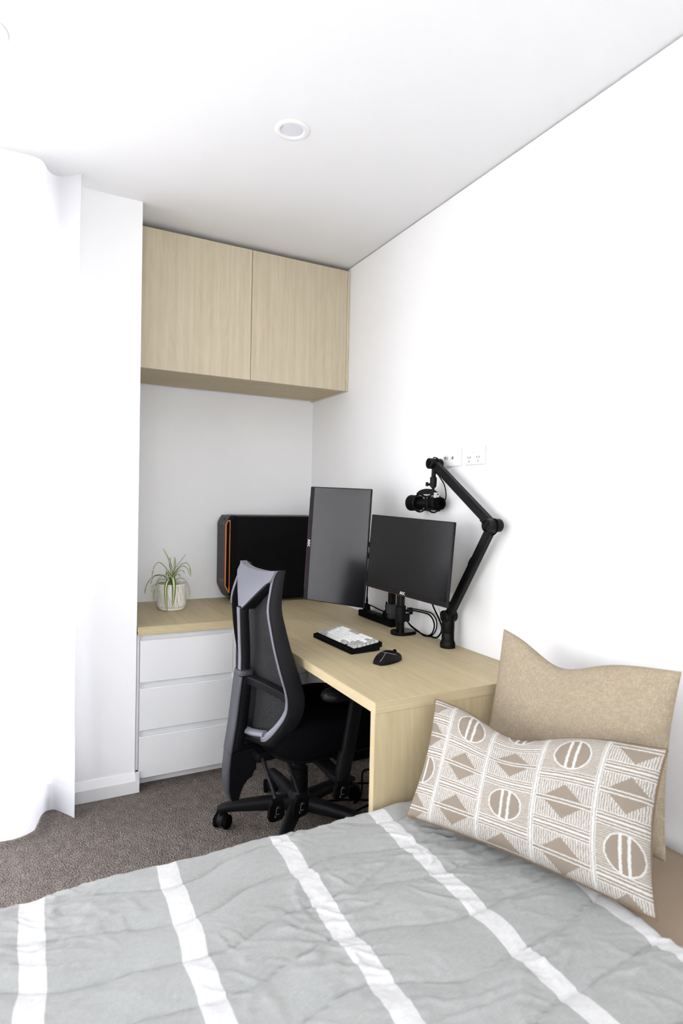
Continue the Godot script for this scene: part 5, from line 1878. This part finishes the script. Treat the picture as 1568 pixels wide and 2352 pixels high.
# ---------------------------------------------------------------- cushions
func cushion_points(c: Array, th: float, n: int, pinch: Vector2, sag: Vector3, sd: int, wr: float, back := 0.8) -> Array:
	# c: bottom left, bottom right, top right, top left as seen from the room
	var nn := noise(sd, 1.0, 3)
	var nrm: Vector3 = ((c[1] - c[0]) as Vector3).cross(c[3] - c[0]).normalized()
	if nrm.x > 0.0: nrm = -nrm
	var front := []
	var rear := []
	var ud: Vector3 = ((c[1] - c[0]) as Vector3).normalized()
	var vd: Vector3 = ((c[3] - c[0]) as Vector3).normalized()
	for j in n + 1:
		# denser rows toward the rims
		var b := sin((float(j) / n - 0.5) * PI)
		var rf := PackedVector3Array()
		var rb := PackedVector3Array()
		for i in n + 1:
			var a := sin((float(i) / n - 0.5) * PI)
			var u := (a + 1.0) * 0.5
			var w := (b + 1.0) * 0.5
			var p: Vector3 = (c[0] as Vector3).lerp(c[1], u).lerp((c[3] as Vector3).lerp(c[2], u), w)
			p -= ud * a * pinch.x * (1.0 - b * b) + vd * b * pinch.y * (1.0 - a * a)
			var dip := exp(-pow((u - sag.x) / sag.y, 2.0))
			p -= vd * sag.z * dip * w * w
			var q := (1.0 - a * a) * (1.0 - b * b)
			var h := th * pow(maxf(q, 0.0), 0.42)
			# dent below the chop, creases running from the corners
			h *= 1.0 - 0.25 * dip * w * w
			var cr := nn.get_noise_2d(u * 5.0, w * 5.0) * 0.5 + (1.0 - absf(nn.get_noise_2d(u * 9.0 + w * 3.0, w * 9.0)) * 2.5) * 0.35
			h += wr * cr * smoothstep(0.0, 0.25, q)
			var hb := th * back * pow(maxf(q, 0.0), 0.42)
			rf.append(p + nrm * h)
			rb.append(p - nrm * hb)
		front.append(rf)
		rear.append(rb)
	return [front, rear]

func cushion_mesh(m: Mb, fr: Array, uv_flip := false) -> void:
	var st := m.v.size()
	var n: int = fr[0].size() - 1
	for s in 2:
		var g: Array = fr[s]
		for j in n:
			for i in n:
				var f := func(ii: int, jj: int) -> Vector2:
					return Vector2((sin((float(ii) / n - 0.5) * PI) + 1.0) * 0.5, 1.0 - (sin((float(jj) / n - 0.5) * PI) + 1.0) * 0.5)
				var a: Vector3 = g[j][i]
				var b: Vector3 = g[j][i + 1]
				var c: Vector3 = g[j + 1][i + 1]
				var d: Vector3 = g[j + 1][i]
				if s == 0:
					m.tri(a, b, c, 1, f.call(i, j), f.call(i + 1, j), f.call(i + 1, j + 1))
					m.tri(a, c, d, 1, f.call(i, j), f.call(i + 1, j + 1), f.call(i, j + 1))
				else:
					m.tri(a, c, b, 1, f.call(i, j), f.call(i + 1, j + 1), f.call(i + 1, j))
					m.tri(a, d, c, 1, f.call(i, j), f.call(i, j + 1), f.call(i + 1, j + 1))
	m.done(st)

func cushions() -> void:
	var t := thing("cushion", "plain beige linen cushion leaning against the right wall", "cushion", Vector3(-0.22, 0.45, 2.2))
	var c := [Vector3(-0.318, 0.466, 1.985), Vector3(-0.198, 0.472, 2.530), Vector3(-0.125, 0.921, 2.507), Vector3(-0.208, 0.927, 1.968)]
	var fr := cushion_points(c, 0.078, 56, Vector2(0.018, 0.018), Vector3(0.40, 0.22, 0.055), 81, 0.006, 0.7)
	var m := W(t)
	cushion_mesh(m, fr)
	part("cover", m, M.linen, t)
	var t2 := thing("cushion", "oblong taupe and white patterned cushion with brown piping on the quilt", "cushion", Vector3(-0.45, 0.45, 2.35))
	c = [Vector3(-0.655, 0.482, 2.095), Vector3(-0.405, 0.474, 2.648), Vector3(-0.272, 0.776, 2.572), Vector3(-0.517, 0.756, 2.028)]
	fr = cushion_points(c, 0.080, 64, Vector2(0.020, 0.012), Vector3(0.42, 0.20, 0.045), 82, 0.004, 0.9)
	m = W(t2)
	cushion_mesh(m, fr)
	part("cover", m, M.print, t2)
	var rim := []
	var n: int = fr[0].size() - 1
	for i in n: rim.append(fr[0][0][i])
	for j in n: rim.append(fr[0][j][n])
	for i in n: rim.append(fr[0][n][n - i])
	for j in n: rim.append(fr[0][n - j][0])
	rim.append(fr[0][0][0])
	m = W(t2)
	m.tube(rim, 0.0036, 7, false)
	part("piping", m, M.piping, t2, "brown piping along the seam")


# ---------------------------------------------------------------- under the desk
func small_things() -> void:
	var t := thing("equipment_box", "black box standing on the carpet under the desk by the wall", "box", Vector3(-0.10, 0, 0.60))
	var m := W(t)
	m.bx(Vector3(-0.185, 0.006, 0.42), Vector3(-0.004, 0.214, 0.804), 0.004)
	part("body", m, M.black_matt, t)
	m = W(t)
	m.bx(Vector3(-0.180, 0.212, 0.424), Vector3(-0.008, 0.219, 0.800), 0.003)
	part("lid", m, M.black, t)
	for x in [-0.16, -0.03]:
		for z in [0.45, 0.78]:
			m = W(t)
			m.lathe([Vector2(0.010, 0.0), Vector2(0.010, 0.008)], 12, Vector3(x, 0, z))
			part("foot", m, M.rubber, t)
	for c in [
		["floor_cable", "black cable arching up from the carpet under the desk", [Vector3(-0.30, 0.006, 1.17), Vector3(-0.26, 0.008, 1.15), Vector3(-0.22, 0.03, 1.10), Vector3(-0.17, 0.055, 1.02), Vector3(-0.12, 0.055, 1.02), Vector3(-0.05, 0.03, 1.05)], 0.0042],
		["floor_cable", "upper black cable stretched across the carpet under the desk", [Vector3(-0.34, 0.03, 1.02), Vector3(-0.27, 0.035, 1.06), Vector3(-0.18, 0.03, 1.08), Vector3(-0.06, 0.008, 1.10)], 0.0042],
		["floor_cable", "lower black cable stretched across the carpet under the desk", [Vector3(-0.42, 0.006, 1.10), Vector3(-0.32, 0.006, 1.13), Vector3(-0.20, 0.006, 1.19), Vector3(-0.08, 0.006, 1.25)], 0.0042],
		["floor_cable", "nearest black cable slanting over the carpet under the desk", [Vector3(-0.40, 0.006, 1.24), Vector3(-0.33, 0.006, 1.235), Vector3(-0.26, 0.006, 1.215), Vector3(-0.14, 0.006, 1.19)], 0.0042]]:
		var cm := Mb.new()
		cm.tube(smooth_path(c[2], 7), c[3], 6)
		tag(part(c[0], cm, M.rubber, self), c[1], "cable", "cables on the floor under the desk")
